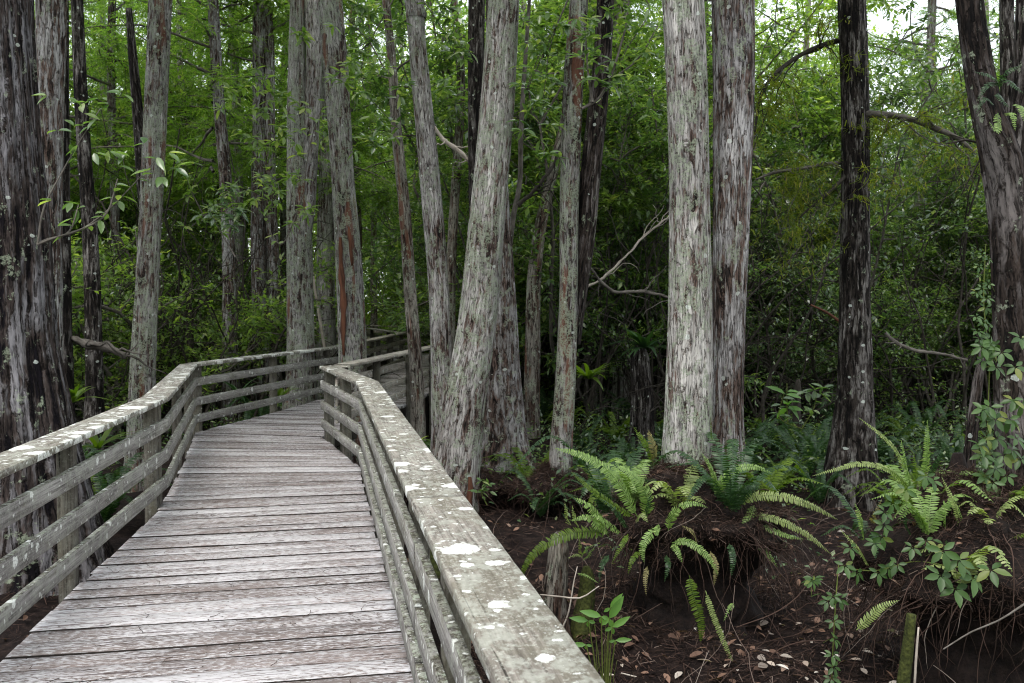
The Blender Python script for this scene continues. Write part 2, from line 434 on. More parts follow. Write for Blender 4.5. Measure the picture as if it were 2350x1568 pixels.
M['darkbranch'] = simple('dark_branch_bark', (.012, .010, .008), (.055, .048, .04), 14)
M['palebranch'] = simple('dead_branch_wood', (.22, .19, .16), (.46, .41, .36), 20, stretch=(1, 1, .3))
M['redwood'] = simple('bare_red_wood', (.03, .013, .009), (.13, .055, .032), 24, stretch=(1, 1, .12))
M['moss'] = simple('moss', (.014, .018, .005), (.065, .075, .018), 40, bump=.02)
M['soil'] = simple('peat', (.004, .003, .003), (.02, .013, .011), 18, bump=.03)
M['roots'] = leafmat('rootlets', (.014, .009, .007), (.075, .046, .036), 0.0, .8, (.22, .19, .165), .15)
M['needles'] = leafmat('fallen_needles', (0.013, 0.008, 0.006), (0.056, 0.034, 0.027), .05, .8, (0.136, 0.104, 0.088), .1)
M['litter'] = leafmat('dead_leaves', (.06, .035, .026), (.20, .12, .085), .1, .7, (.50, .44, .38), .2)
M['g_bright'] = leafmat('bright_leaf', (0.071, 0.131, 0.033), (0.168, 0.243, 0.071), .5, .34, (0.299, 0.337, 0.131), .6)
M['g_mid'] = leafmat('glossy_leaf', (0.055, 0.111, 0.040), (0.143, 0.216, 0.081), .42, .27, (0.297, 0.346, 0.148), .9)
M['g_dark'] = leafmat('dark_leaf', (0.042, 0.082, 0.042), (0.119, 0.178, 0.085), .35, .26, (0.251, 0.295, 0.163), 1.0)
M['g_cyp'] = leafmat('cypress_needles', (.070, .125, .022), (.175, .265, .06), .5, .6, (.27, .28, .09), .15, (1.6, 2.0, .8))
M['g_olive'] = leafmat('olive_cypress_needles', (.06, .085, .012), (.15, .18, .03), .45, .6, (.24, .20, .06), .15)
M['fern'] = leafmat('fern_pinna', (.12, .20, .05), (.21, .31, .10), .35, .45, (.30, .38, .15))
M['fern2'] = leafmat('pale_fern_pinna', (.17, .22, .08), (.26, .32, .12), .35, .5, (.33, .36, .18))
M['fern3'] = leafmat('olive_fern_pinna', (.055, .10, .010), (.10, .16, .015), .4, .5)
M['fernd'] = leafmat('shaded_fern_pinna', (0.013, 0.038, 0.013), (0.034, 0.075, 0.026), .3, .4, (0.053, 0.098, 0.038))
M['fernb'] = leafmat('withering_fern_pinna', (.14, .12, .05), (.22, .20, .09), .3, .6)
M['creeper'] = leafmat('creeper_leaflet', (.035, .075, .022), (.070, .130, .040), .35, .4, (.17, .19, .05), .35)
M['stemg'] = simple('green_stem', (.05, .07, .015), (.11, .13, .03), 10)
M['arrow'] = leafmat('arrowhead_leaf', (.09, .19, .05), (.14, .27, .07), .4, .4)
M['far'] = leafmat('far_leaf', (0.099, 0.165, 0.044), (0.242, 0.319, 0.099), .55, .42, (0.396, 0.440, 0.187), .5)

# ------------------------------------------------------------------ ground
g = MB(); rngn = np.random.RandomState(5)
ng = 220
uu = np.linspace(-1, 1, ng); gx = np.sign(uu) * (np.abs(uu) ** 2.2) * 170; gy = gx + 8
X, Yg = np.meshgrid(gx, gy)
Z = GZ + .05 * np.sin(X * 1.7 + 1.3 * np.sin(Yg * .9)) * np.cos(Yg * 1.9) + .035 * np.sin(X * 4.1 + Yg * 3.3) + .025 * np.sin(X * 7.7 - Yg * 6.1)
Z += rngn.uniform(-.012, .012, Z.shape)
V = np.stack([X, Yg, Z], 2).reshape(-1, 3)
i = np.arange(ng - 1)[:, None] * ng + np.arange(ng - 1)[None]
g.add(V, np.stack([i, i + 1, i + ng + 1, i + ng], 2).reshape(-1, 4))
mg = NT('swamp_soil'); v = mg.attr()
f = mg.noise(v, 9, 8, .7); c = mg.ramp(f, [(.3, (.004, .003, .003)), (.5, (.018, .012, .011)), (.72, (.055, .037, .031))])
f2 = mg.noise(mg.map(v, (1, 3, 1)), 45, 4, .7, 1.5); c = mg.mixc(.7, c, mg.ramp(f2, [(.35, .4), (.65, 1.5)]), 'MULTIPLY')
mg.done(c, .95, mg.bump(mg.math('ADD', f, f2), .9, .03), .1)
tag(g.build('ground', mg.m), 'dark peaty swamp floor under fallen needles', kind='structure')

# ------------------------------------------------------------------ boardwalk
RP = [(.786, -2.0), (-1.58, 9.55), (-2.45, 11.95), (-2.1, 13.9), (-1.58, 17.9), (-1.2, 26.0), (-2.9, 32.3), (-7.6, 37.6), (-10.0, 44.0)]
LP = [(-1.52, -2.0), (-2.95, 8.0), (-4.17, 12.35), (-3.23, 17.3), (-3.1, 19.8), (-2.95, 25.9), (-4.6, 31.0), (-8.8, 36.0), (-11.5, 43.0)]
ST = [((-1.50, -2.0), (.786, -1.6)), ((-2.90, 7.65), (-1.26, 8.0)), ((-3.37, 9.5), (-1.58, 9.62)), ((-4.17, 12.33), (-2.45, 11.97)),
      ((-3.60, 15.3), (-1.92, 15.0)), ((-3.21, 17.9), (-1.58, 17.85)), ((-2.95, 25.8), (-1.2, 25.9)), ((-4.6, 31.0), (-2.9, 32.3)), ((-8.8, 36.0), (-7.6, 37.6)), ((-11.5, 43.0), (-10.0, 44.0))]
rnd = random.Random(11)
dk = MB(); q = 0
for (L0, R0), (L1, R1) in zip(ST[:-1], ST[1:]):
    L0, R0, L1, R1 = map(np.array, (L0, R0, L1, R1))
    n = max(1, round(np.linalg.norm((L1 + R1) / 2 - (L0 + R0) / 2) / .182))
    for k in range(n):
        a0, a1 = k / n, (k + 1) / n
        l0, l1 = L0 + (L1 - L0) * a0, L0 + (L1 - L0) * a1; r0, r1 = R0 + (R1 - R0) * a0, R0 + (R1 - R0) * a1
        t = (r0 - l0) / np.linalg.norm(r0 - l0); e0, e1 = rnd.uniform(0, .03), rnd.uniform(0, .03)
        zz = rnd.uniform(-.003, .003); tilt = rnd.uniform(-.003, .003)
        gap = rnd.choice([.004, .005, .007, .014])
        # a plank with slightly uneven long edges, drawn as a strip of cross sections
        m_ = 18; V, A, F = [], [], []; sd_ = q * 1.37
        w0 = np.linalg.norm(l1 - l0)
        chamf = rnd.choice([.002, .003, .004])
        ph = rnd.uniform(0, 6)
        for s in range(m_ + 1):
            fs_ = s / m_
            a = l0 + (r0 - l0) * fs_; b = l1 + (r1 - l1) * fs_
            dd = (b - a) / np.linalg.norm(b - a); W = np.linalg.norm(b - a)
            a = a - t * e0 * (1 - fs_) + t * e1 * fs_
            j0 = gap / 2 + .0018 * math.sin(fs_ * 9 + ph) + rnd.uniform(-.001, .001); j1 = gap / 2 + .0018 * math.sin(fs_ * 7 + ph * 2) + rnd.uniform(-.001, .001)
            hz = zz + tilt * (fs_ - .5) + .0015 * math.sin(fs_ * 5 + ph)
            for (c_, z_) in ((j0, -.04), (j0, -chamf), (j0 + chamf, 0), (W * .5, .0015 * math.sin(ph)), (W - j1 - chamf, 0), (W - j1, -chamf), (W - j1, -.04)):
                p = a + dd * c_
                V.append((p[0], p[1], z_ + hz)); A.append((fs_ * np.linalg.norm(r0 - l0) + sd_ * 5.1, c_ + sd_ * 2.3, z_ + sd_))
            if s < m_:
                for j in range(7):
                    j2 = (j + 1) % 7
                    F.append((s * 7 + j, (s + 1) * 7 + j, (s + 1) * 7 + j2, s * 7 + j2))
        e = len(V) - 7
        dk.add(V, F + [(0, 1, 5, 6), (1, 2, 4, 5), (e, e + 6, e + 5, e + 1), (e + 1, e + 5, e + 4, e + 2)], [(2, 3, 4), (e + 2, e + 4, e + 3)], A); q += 1
bw = dk.build('boardwalk', M['deck'], smooth=False)
bw.data.materials.append(M['grime'])          # the grimy edges between planks
_per = 18 * 7 + 4; _mi = np.zeros(len(bw.data.polygons), dtype=np.int32); _i = np.arange(q * _per); _k = _i % _per
_mi[:q * _per] = ((_k < 126) & np.isin(_k % 7, (0, 1, 4, 5))).astype(np.int32); bw.data.polygons.foreach_set('material_index', _mi)
tag(bw, 'weathered plank boardwalk winding away into the swamp', kind='structure')


def inset(P, Q, f): return [tuple(np.array(p) * (1 - f) + np.array(q_) * f) for p, q_ in zip(P, Q)]


SL = [s[0] for s in ST]; SR = [s[1] for s in ST]
for f_ in (.06, .5, .94):
    P = inset(SL, SR, f_)
    bm = MB()
    for a, b in zip(P[:-1], P[1:]):
        board(bm, (*a, -.045), (*b, -.045), .05, .19, (b[1] - a[1], -(b[0] - a[0]), 0), seg=.6, rng=rnd)
    bm.build('beam', M['beam'], bw)
scb = MB(); _a = np.arange(7) / 7 * 6.283
for (L0, R0), (L1, R1) in zip(ST[:4], ST[1:5]):
    L0, R0, L1, R1 = map(np.array, (L0, R0, L1, R1)); n = max(1, round(np.linalg.norm((L1 + R1) / 2 - (L0 + R0) / 2) / .182))
    for k in range(n):
        for f_ in (.06, .5, .94):
            for w_ in (.27, .73):
                aa = (k + w_ + rnd.uniform(-.05, .05)) / n; l0 = L0 + (L1 - L0) * aa; r0 = R0 + (R1 - R0) * aa; p = l0 + (r0 - l0) * (f_ + rnd.uniform(-.006, .006))
                V = [(p[0] + math.cos(t_) * .0045, p[1] + math.sin(t_) * .0045, .0062) for t_ in _a]; V.append((p[0], p[1], .0066))
                scb.add(V, None, [(j, (j + 1) % 7, 7) for j in range(7)])
tag(scb.build('screw_heads', M['grime'], bw), kind='stuff')
for (L_, R_) in zip(SL[:-1], SR[:-1]):
    for f_ in (.08, .92):
        p = np.array(L_) * (1 - f_) + np.array(R_) * f_
        bm = MB(); board(bm, (p[0], p[1], -1.1), (p[0], p[1], -.06), .1, .1, (1, 0, 0), seg=.3, rng=rnd); bm.build('support_post', M['beam'], bw)


def railing(name, P, side, posts, label, capm, railz=(.725, .465, .235), doubles=(), sidem=None):
    """side=+1: the outside lies to the right of the walking direction"""
    c0 = P[0]
    root = empty(name, (0, 0, 0), label, 'railing')
    P = [np.array(p, float) for p in P]; D = [(b - a) / np.linalg.norm(b - a) for a, b in zip(P[:-1], P[1:])]
    outs = [np.array((d[1], -d[0])) * side for d in D]
    cuts = [0.0]
    for a, b in zip(range(len(D) - 1), range(1, len(D))):
        cr = D[a][0] * D[b][1] - D[a][1] * D[b][0]; an = math.asin(max(-1, min(1, cr)))
        cuts.append(math.tan(an / 2) * side)
    cuts.append(0.0)
    for k, (a, b) in enumerate(zip(P[:-1], P[1:])):
        o = outs[k]
        L = np.linalg.norm(b - a); nseg = max(1, round(L / 4.9)) if L > 7 else 1
        for s in range(nseg):
            pa, pb = a + (b - a) * s / nseg, a + (b - a) * (s + 1) / nseg
            if s: pa = pa + D[k] * .002
            if s < nseg - 1: pb = pb - D[k] * .002
            mb = MB()
            ia, ib = pa - o * .012, pb - o * .012
            board(mb, (*ia, .91 + rnd.uniform(-.002, .002)), (*ib, .91 + rnd.uniform(-.002, .002)), .222, .04, (*o, 0), cuts[k] if s == 0 else 0, cuts[k + 1] if s == nseg - 1 else 0, ch=.004, seg=.07, jit=.0012, seed=rnd.random() * 9, rng=rnd)
            mb.build('cap_rail', capm, root, smooth=False)
            for z in railz:
                mb = MB()
                board(mb, (*pa, z), (*pb, z + rnd.uniform(-.004, .004)), .034, .108, (*o, 0), cuts[k] if s == 0 else 0, cuts[k + 1] if s == nseg - 1 else 0, ch=.0025, seg=.08, jit=.0009, seed=rnd.random() * 9, rng=rnd)
                # swap profile so grain runs along x
                mb.build('side_rail', sidem or M['rail'], root, smooth=False)
    for (yy) in posts:
        for k, (a, b) in enumerate(zip(P[:-1], P[1:])):
            lo, hi = min(a[1], b[1]), max(a[1], b[1])
            if lo <= yy < hi:
                f = (yy - a[1]) / (b[1] - a[1]); p = a + (b - a) * f + outs[k] * .039
                for dbl in range(2 if yy in doubles else 1):
                    pp = p + D[k] * (dbl * .125 - .045)
                    mb = MB()
                    o3 = (*outs[k], 0)
                    board(mb, (pp[0], pp[1], GZ - .2), (pp[0], pp[1], .866), .095, .09, o3, ch=.004, seg=.15, jit=.0015, seed=rnd.random() * 9, up=(*D[k], 0), rng=rnd)
                    mb.build('post', M['post'], root, smooth=False)
                break
    return root


railing('railing', LP[:5], -1, [-.5, 1.2, 3.4, 5.75, 7.85, 10.2, 12.1, 12.6, 14.9, 17.1, 19.5], 'long left-hand wooden railing bending around the corner of the boardwalk', M['cap2'], doubles=(7.85, 12.1))
railing('railing', RP[:3], 1, [-.6, .8, 2.1, 3.3, 4.5, 5.9, 7.2, 8.4, 9.4, 10.7, 11.85], 'near right-hand wooden railing with a cap spotted by white lichen', M['cap'], doubles=(11.85,))
railing('railing', [(-2.33, 12.3)] + RP[3:6], 1, [12.5, 14.0, 16.0, 17.8, 20, 22, 24, 25.8], 'middle distance wooden railing right of the red-streaked trunk', M['cap3'], sidem=M['cap3'])
railing('railing', LP[4:], -1, [20, 22, 24, 25.8, 28, 30.8, 33, 35.8, 38, 40, 42], 'far left side railing of the boardwalk beyond the bend', M['cap3'], sidem=M['cap3'])
railing('railing', RP[5:], 1, [26.1, 28, 30, 32.1, 34, 36, 37.5, 40, 42], 'far right side railing where the boardwalk turns left', M['cap3'], sidem=M['cap3'])

# ------------------------------------------------------------------ foliage generators
def bushy(seed, H, R, stems, ntw, nleaf, L, shape, lo=.1, crook=.22, tw=.5, r0=.05):
    """crooked many-stemmed understory plant -> (branch mesh builder, leaf mesh builder)"""
    rng = np.random.RandomState(seed); bm, lm = MB(), MB(); hosts = []
    for s in range(stems):
        a = rng.uniform(0, 6.28); lean = rng.uniform(.1, .55)
        st = rwalk(rng, (rng.normal(0, .12), rng.normal(0, .12), 0), (math.cos(a) * lean, math.sin(a) * lean, 1), H * rng.uniform(.7, 1.05), 9, crook, .06)
        r = r0 * rng.uniform(.6, 1.2)
        tube(bm, st, np.linspace(r, r * .25, 10), 6, seed=s)
        for i in range(2, 10):
            for _ in range(rng.randint(1, 4)):
                d = rdir(rng, 1)[0]; d[2] = abs(d[2]) * .5 + .05
                bl = R * rng.uniform(.35, .95) * (1 - .35 * i / 9)
                b = rwalk(rng, st[i], d, bl, 6, .28, .01)
                tube(bm, b, np.linspace(r * .42, r * .1, 7), 4, seed=i)
                hosts.append(b)
        hosts.append(st[3:])
    P, D = [], []
    for _ in range(ntw):
        h = hosts[rng.randint(len(hosts))]; k = rng.uniform(.25, 1) * (len(h) - 1); i = min(int(k), len(h) - 2)
        p = h[i] + (h[i + 1] - h[i]) * (k - i)
        if p[2] < H * lo: continue
        d = rdir(rng, 1)[0] * .9 + (h[i + 1] - h[i]) / np.linalg.norm(h[i + 1] - h[i]) * .6; d[2] = d[2] * .6
        t = rwalk(rng, p, d, tw * rng.uniform(.5, 1.2), 3, .2, -.05)
        if rng.rand() < .35: tube(bm, t, np.linspace(.006, .002, 4), 3, cap=False)
        u = np.linspace(.15, 1, nleaf) * 3
        ii = np.minimum(u.astype(int), 2); pp = t[ii] + (t[ii + 1] - t[ii]) * (u - ii)[:, None]
        P.append(pp); tdir = t[-1] - t[0]; tdir /= np.linalg.norm(tdir)
        D.append(tdir[None] * .6 + rdir(rng, nleaf) * .9 * np.array([1, 1, .5]))
    P = np.concatenate(P); D = np.concatenate(D); n = len(P)
    up = rdir(rng, n) * .45 + np.array([0, 0, 1.0])
    ll = L * rng.uniform(.6, 1.25, n)
    leaves(lm, P, D, up, ll, ll * rng.uniform(.38, .52, n), shape)
    return bm, lm


def cypress_crown(seed, z0, z1, R, nbr, nsp):
    rng = np.random.RandomState(seed); bm, lm = MB(), MB(); P, D, U = [], [], []
    for b in range(nbr):
        z = z0 + (z1 - z0) * (b + rng.rand()) / nbr; a = rng.uniform(0, 6.28)
        ln = R * rng.uniform(.5, 1.0) * (1.05 - .5 * (z - z0) / (z1 - z0))
        br = rwalk(rng, (0, 0, z), (math.cos(a), math.sin(a), .25), ln, 7, .14, -.03)
        tube(bm, br, np.linspace(.035, .008, 8), 5, seed=b)
        for s in range(nsp):
            k = rng.uniform(.2, 1) * 6.99; i = int(k); p = br[i] + (br[min(i + 1, 7)] - br[i]) * (k - i)
            d = np.array([math.cos(a), math.sin(a), -.15]) * .5 + rdir(rng, 1)[0] * np.array([.9, .9, .35])
            t = rwalk(rng, p, d, rng.uniform(.5, 1.1), 4, .16, -.09)
            if rng.rand() < .3: tube(bm, t, np.linspace(.006, .002, 5), 3, cap=False)
            tt = (t[-1] - t[0]) / np.linalg.norm(t[-1] - t[0]); sd2 = np.cross(tt, [0, 0, 1]); sd2 /= np.linalg.norm(sd2) + 1e-6
            m_ = 26; u = rng.uniform(0, 3.99, m_); ii = u.astype(int); pp = t[ii] + (t[ii + 1] - t[ii]) * (u - ii)[:, None]
            sg = rng.choice([-1, 1], m_)[:, None]
            P.append(pp + rng.normal(0, .02, (m_, 3))); D.append(tt[None] * .55 + sd2[None] * sg + rng.normal(0, .22, (m_, 3)) + np.array([0, 0, -.15])); U.append(np.array([0, 0, 1.0])[None] + rng.normal(0, .3, (m_, 3)))
    P, D, U = map(np.concatenate, (P, D, U)); n = len(P)
    leaves(lm, P, D, U, rng.uniform(.07, .16, n), rng.uniform(.012, .022, n), 'needle')
    return bm, lm


# ------------------------------------------------------------------ trees
CY_LOW = []
for s in range(3):
    a, b = cypress_crown(50 + s, 5.0, 13.0, 3.1, 24, 24)
    CY_LOW.append((a.mesh('limb', M['branch']), b.mesh('crown', M['g_cyp'])))
CY_HIGH = []
for s in range(2):
    a, b = cypress_crown(70 + s, 8.4, 15.0, 3.6, 26, 30)
    CY_HIGH.append((a.mesh('limb', M['branch']), b.mesh('crown', M['g_cyp'])))


def link_part(name, me, parent, loc=(0, 0, 0), rz=0.0, sc=1.0):
    o = bpy.data.objects.new(name, me); COL.objects.link(o); o.parent = parent; o.location = loc; o.rotation_euler = (0, 0, rz); o.scale = (sc,) * 3
    return o


tree_id = [0]


def flute(seed, amp, base, hb):
    rs = np.random.RandomState(seed); ph = rs.uniform(0, 6.28, 6); k = rs.randint(5, 9)

    def f(th, s):
        w_ = np.exp(-s / hb)
        r = 1 + base * w_ * (1 + .22 * np.sin(k * th + ph[0]) + .15 * np.sin((k + 4) * th + ph[1]))
        r = r + amp * (np.sin(3 * th + ph[2] + s * .7) * .5 + np.sin(7 * th + ph[3] + np.sin(s * 1.1)) * .35 + np.sin(13 * th + ph[4] + .8 * np.sin(s * 2.3)) * .3)
        r = r + amp * .5 * np.sin(s * 2.1 + ph[5])
        r = r + amp * .35 * np.sin(29 * th + 2 * np.sin(s * 1.7 + ph[0])) + amp * .25 * np.sin(47 * th + 3 * np.sin(s * 2.9 + ph[1]) + s * 5)
        return r
    return f


def trunk_tree(pts, Y, mat, label, name='tree', cat='tree', sides=28, amp=.035, flare=.5, hb=.35, top=13.0, crown='high', base_z=GZ, Y1=None, group=None, step=.14, extra=(), light_top=True):
    """pts: (x, y, width) in photo pixels from top to base"""
    tree_id[0] += 1; sid = tree_id[0]
    pts = list(pts)[::-1]
    W = [at(x, y, Y) for x, y, _ in pts]; R = [w_ / 2 * Y / FPX for *_, w_ in pts]
    b = W[0].copy()
    if b.z > base_z:                       # carry on down to the ground
        d = (W[0] - W[1]) / max(.01, (W[1].z - W[0].z)); W.insert(0, W[0] + d * (b.z - base_z + .12) * 1.0); W[0].z = base_z - .12; R.insert(0, R[0] * 1.03)
    else: W[0].z = base_z - .12
    d = (W[-1] - W[-2]) / max(.01, (W[-1].z - W[-2].z)); d = Vector((d.x * .5, d.y * .5, 1))
    if W[-1].z < top: W.append(W[-1] + d * (top - W[-1].z)); R.append(R[-1] * .55)
    P, Rr = resample(W, R, step)
    org = Vector((W[0].x, W[0].y, base_z))
    root = empty(name, org, label, cat, group)
    mb = MB(); tube(mb, P, Rr, sides, flute(sid, amp, flare, hb), seed=sid * 3.7)
    mb.build('trunk', mat, root, origin=org)
    T = W[-1] - org
    if crown:
        v = (CY_HIGH if crown == 'high' else CY_LOW)[sid % (2 if crown == 'high' else 3)]
        z_ = 0 if crown == 'high' else 0
        for nm, me in (('limb', v[0]), ('crown', v[1])):
            link_part(nm, me, root, (T.x * .8, T.y * .8, z_), sid * 1.1, 1.0)
    for (ep, ew, eY, em, en) in extra:      # limbs, forks and bark strips of this tree
        We = [at(x, y, eY if not isinstance(eY, (list, tuple)) else eY[i]) for i, (x, y) in enumerate(ep)]
        Re = [q_ / 2 * Y / FPX for q_ in ew]
        Pe, R2 = resample(We, Re, .1); eb = MB(); big_ = max(ew) > 12
        tube(eb, Pe, R2, 16 if big_ else 8, flute(sid + 40, .05, 0, 1) if big_ else None, seed=sid)
        if en == 'limb':
            rl = np.random.RandomState(sid + len(ep)); SP, SD = [], []
            Pe = Pe + 0.0
            for _t in range(int(len(Pe) * .9)):
                k_ = rl.randint(2, len(Pe)); dd_ = rl.normal(0, 1, 3) * np.array([1, .7, .6]) + np.array([0, 0, -.25])
                tw_ = rwalk(rl, Pe[k_], dd_, rl.uniform(.25, 1.1), 6, .28, -.02); tube(eb, tw_, np.linspace(R2[k_] * .4, .0025, 7), 4)
                for _u in range(12):
                    q0 = tw_[rl.randint(2, 7)]; t2 = rwalk(rl, q0, rl.normal(0, 1, 3) * np.array([1, 1, .4]) + np.array([0, 0, -.2]), rl.uniform(.2, .5), 3, .15, -.08)
                    u_ = rl.uniform(0, 2.99, 14); ii_ = u_.astype(int); SP.append(t2[ii_] + (t2[ii_ + 1] - t2[ii_]) * (u_ - ii_)[:, None])
                    SD.append((t2[-1] - t2[0])[None] * 1.5 + rl.normal(0, .6, (14, 3)))
            if eY != 6.4 and eY != 6.5:
                SP = np.concatenate(SP); SD = np.concatenate(SD); fb = MB()
                leaves(fb, SP, SD, rl.normal(0, .3, SP.shape) + np.array([0, 0, 1]), rl.uniform(.05, .11, len(SP)), rl.uniform(.008, .015, len(SP)), 'needle')
                fb.build('foliage', M['g_olive'], root, origin=org)
        eb.build(en, em, root, origin=org)
    return root


B = M
trunk_tree([(-20, -30, 175), (0, 300, 170), (12, 500, 178), (22, 800, 205), (35, 1000, 245), (40, 1200, 300), (40, 1330, 350)], 8.6, B['b_old'],
           'massive ridged trunk at the left edge of the photo behind the railing', 'cypress_tree', 'cypress tree', sides=120, amp=.05, flare=.30, hb=.7, step=.06)
trunk_tree([(118, -20, 66), (116, 250, 58), (118, 500, 46), (122, 800, 40), (125, 1150, 52)], 11.0, B['b_grey'], 'grey trunk directly right of the massive ridged trunk', 'cypress_tree', 'cypress tree')
trunk_tree([(140, -20, 30), (143, 500, 34), (146, 760, 38), (150, 1100, 50)], 12.0, B['b_dark'], 'dark lichen-flecked trunk tucked behind the grey one at far left', 'cypress_tree', 'cypress tree')
trunk_tree([(176, -20, 26), (190, 300, 30), (208, 560, 34), (216, 900, 40), (216, 1000, 46)], 15.0, B['b_dark'], 'thin black trunk left of the lichened trunk near the fallen limb', 'cypress_tree', 'cypress tree')
trunk_tree([(368, -20, 52), (357, 250, 50), (348, 450, 50), (338, 650, 50), (328, 850, 56), (324, 1040, 66)], 12.6, B['b_green'], 'lichen-patched grey trunk rising behind the left railing bend', 'cypress_tree', 'cypress tree', sides=48,
           step=.08, extra=[(((343, 560), (328, 440), (316, 250), (305, 130), (296, 20)), (20, 26, 24, 20, 14), [12.65, 12.85, 13, 13, 13], B['b_dark'], 'fork')])
trunk_tree([(488, -20, 24), (500, 200, 26), (520, 450, 28), (528, 800, 34), (530, 900, 40)], 19.0, B['b_grey'], 'slim grey trunk curving up left of the forked trunk', 'cypress_tree', 'cypress tree', crown='low', sides=20)
trunk_tree([(596, -20, 30), (594, 300, 30), (592, 500, 32), (598, 800, 38), (600, 900, 44)], 21.0, B['b_grey'], 'straight grey trunk between the slim curved one and the forked trunk', 'cypress_tree', 'cypress tree', crown='high', sides=20)
trunk_tree([(684, -20, 34), (682, 150, 38), (684, 380, 52), (688, 600, 58), (690, 860, 66), (690, 930, 76)], 16.8, B['b_green'], 'forked grey trunk standing just behind the far railing', 'cypress_tree', 'cypress tree', crown=None, top=8.0, sides=32,
           extra=[(((690, 600), (704, 470), (714, 300), (722, 150), (715, 0)), (30, 40, 38, 36, 34), 16.8, B['b_pale'], 'fork')])
trunk_tree([(752, 0, 30), (750, 320, 32), (745, 560, 36), (748, 800, 42)], 23.0, B['b_pale'], 'pale trunk showing between the forked trunk and the red-streaked trunk', 'cypress_tree', 'cypress tree', crown='low', sides=20)
trunk_tree([(756, -20, 56), (772, 180, 54), (786, 400, 52), (800, 600, 58), (810, 850, 66), (808, 1040, 74)], 13.7, B['b_green'], 'grey trunk with long red bare streaks beside the inner railing corner', 'cypress_tree', 'cypress tree', crown=None, top=8.0, sides=56, step=.08)
trunk_tree([(884, -20, 18), (900, 150, 20), (910, 300, 24), (930, 500, 28), (940, 650, 28), (958, 900, 32), (960, 1030, 36)], 14.3, B['b_brown'], 'thin brownish trunk in front of the middle distance railing', 'cypress_tree', 'cypress tree', crown=None, top=8.0, sides=24, flare=.2)
trunk_tree([(950, -20, 42), (958, 100, 40), (972, 250, 44), (990, 450, 46), (1006, 650, 46), (1014, 850, 50), (1018, 1000, 56), (1020, 1100, 66)], 12.4, B['b_pale'], 'slender pale trunk with a broken branch collar near its top', 'cypress_tree', 'cypress tree', crown=None, top=8.0, sides=40, step=.08,
           extra=[(((955, 42), (955, 34), (954, 26)), (46, 50, 43), 12.4, B['b_green'], 'collar')])
trunk_tree([(1040, -20, 16), (1058, 180, 20), (1052, 330, 20), (1042, 480, 22), (1034, 640, 24), (1030, 800, 28)], 18.0, B['b_brown'], 'thin brown trunk behind the slender pale trunk', 'tree', 'tree', sides=16, crown=None, top=9.0,
           extra=[(((1040, 360), (1080, 372), (1010, 305), (1000, 296))[::1], (4, 4, 4, 3), 18, B['palebranch'], 'limb')] if False else [])
trunk_tree([(1094, -20, 38), (1092, 200, 36), (1096, 450, 40), (1110, 700, 50), (1130, 900, 62)], 15.5, B['b_dark'], 'dark mottled trunk partly hidden behind the big leaning pale trunk', 'cypress_tree', 'cypress tree', crown=None, top=8.0, sides=24)
trunk_tree([(1140, 350, 40), (1150, 600, 56), (1155, 850, 74), (1158, 1000, 100), (1160, 1080, 130)], 12.6, B['b_grey'], 'shaded flaring trunk touching the leaning trunk on its right', 'cypress_tree', 'cypress tree', crown=None, top=8.0, sides=40, flare=.25)
trunk_tree([(1157, -20, 68), (1140, 250, 78), (1118, 500, 80), (1094, 750, 88), (1062, 950, 98), (1046, 1080, 108), (1036, 1170, 118)], 11.2, B['b_pale2'], 'big pale trunk leaning right across the middle of the photo', 'cypress_tree', 'cypress tree', sides=90, step=.06, flare=.12, amp=.028,
           extra=[(((1078, 1095), (1080, 1120), (1076, 1150), (1080, 1172)), (8, 13, 15, 12), 10.93, B['redwood'], 'bark_strip')])
trunk_tree([(1330, -20, 42), (1316, 200, 45), (1307, 450, 44), (1304, 700, 42), (1296, 900, 46), (1286, 1050, 52), (1286, 1190, 60)], 11.3, B['b_mossy'], 'lichened trunk that splits in a dark fork, mossy at its foot', 'cypress_tree', 'cypress tree', sides=40, step=.08,
           extra=[(((1320, 790), (1332, 660), (1345, 540), (1354, 420), (1366, 300), (1380, 170), (1392, -30)), (24, 36, 44, 46, 46, 44, 40), 11.42, B['b_right'], 'fork')])
trunk_tree([(1428, -20, 34), (1426, 200, 36), (1424, 450, 38), (1430, 700, 44), (1435, 850, 60)], 20.0, B['b_pale'], 'far pale trunk between the dark fork and the twin trunks', 'cypress_tree', 'cypress tree', crown='low', sides=20)
trunk_tree([(1298, 260, 18), (1268, 400, 24), (1240, 520, 28), (1226, 640, 32), (1222, 800, 36)], 17.0, B['b_brown'], 'reddish brown trunk leaning right behind the pale leaning trunk', 'tree', 'tree', crown=None, top=6.5, sides=16)
trunk_tree([(1566, -20, 92), (1576, 200, 92), (1582, 450, 92), (1584, 700, 98), (1580, 950, 108), (1576, 1110, 122)], 7.5, B['b_pale2'], 'left one of the twin trunks growing from the ferny mound, palest', 'cypress_tree', 'cypress tree', sides=110, step=.05, flare=.05, amp=.022, base_z=-.35)
trunk_tree([(1682, -20, 96), (1684, 200, 92), (1680, 450, 84), (1674, 700, 76), (1668, 950, 76), (1668, 1110, 92)], 7.9, B['b_grey'], 'right one of the twin trunks, darker bark, on the ferny mound', 'cypress_tree', 'cypress tree', sides=100, step=.05, flare=.05, amp=.022, base_z=-.35)
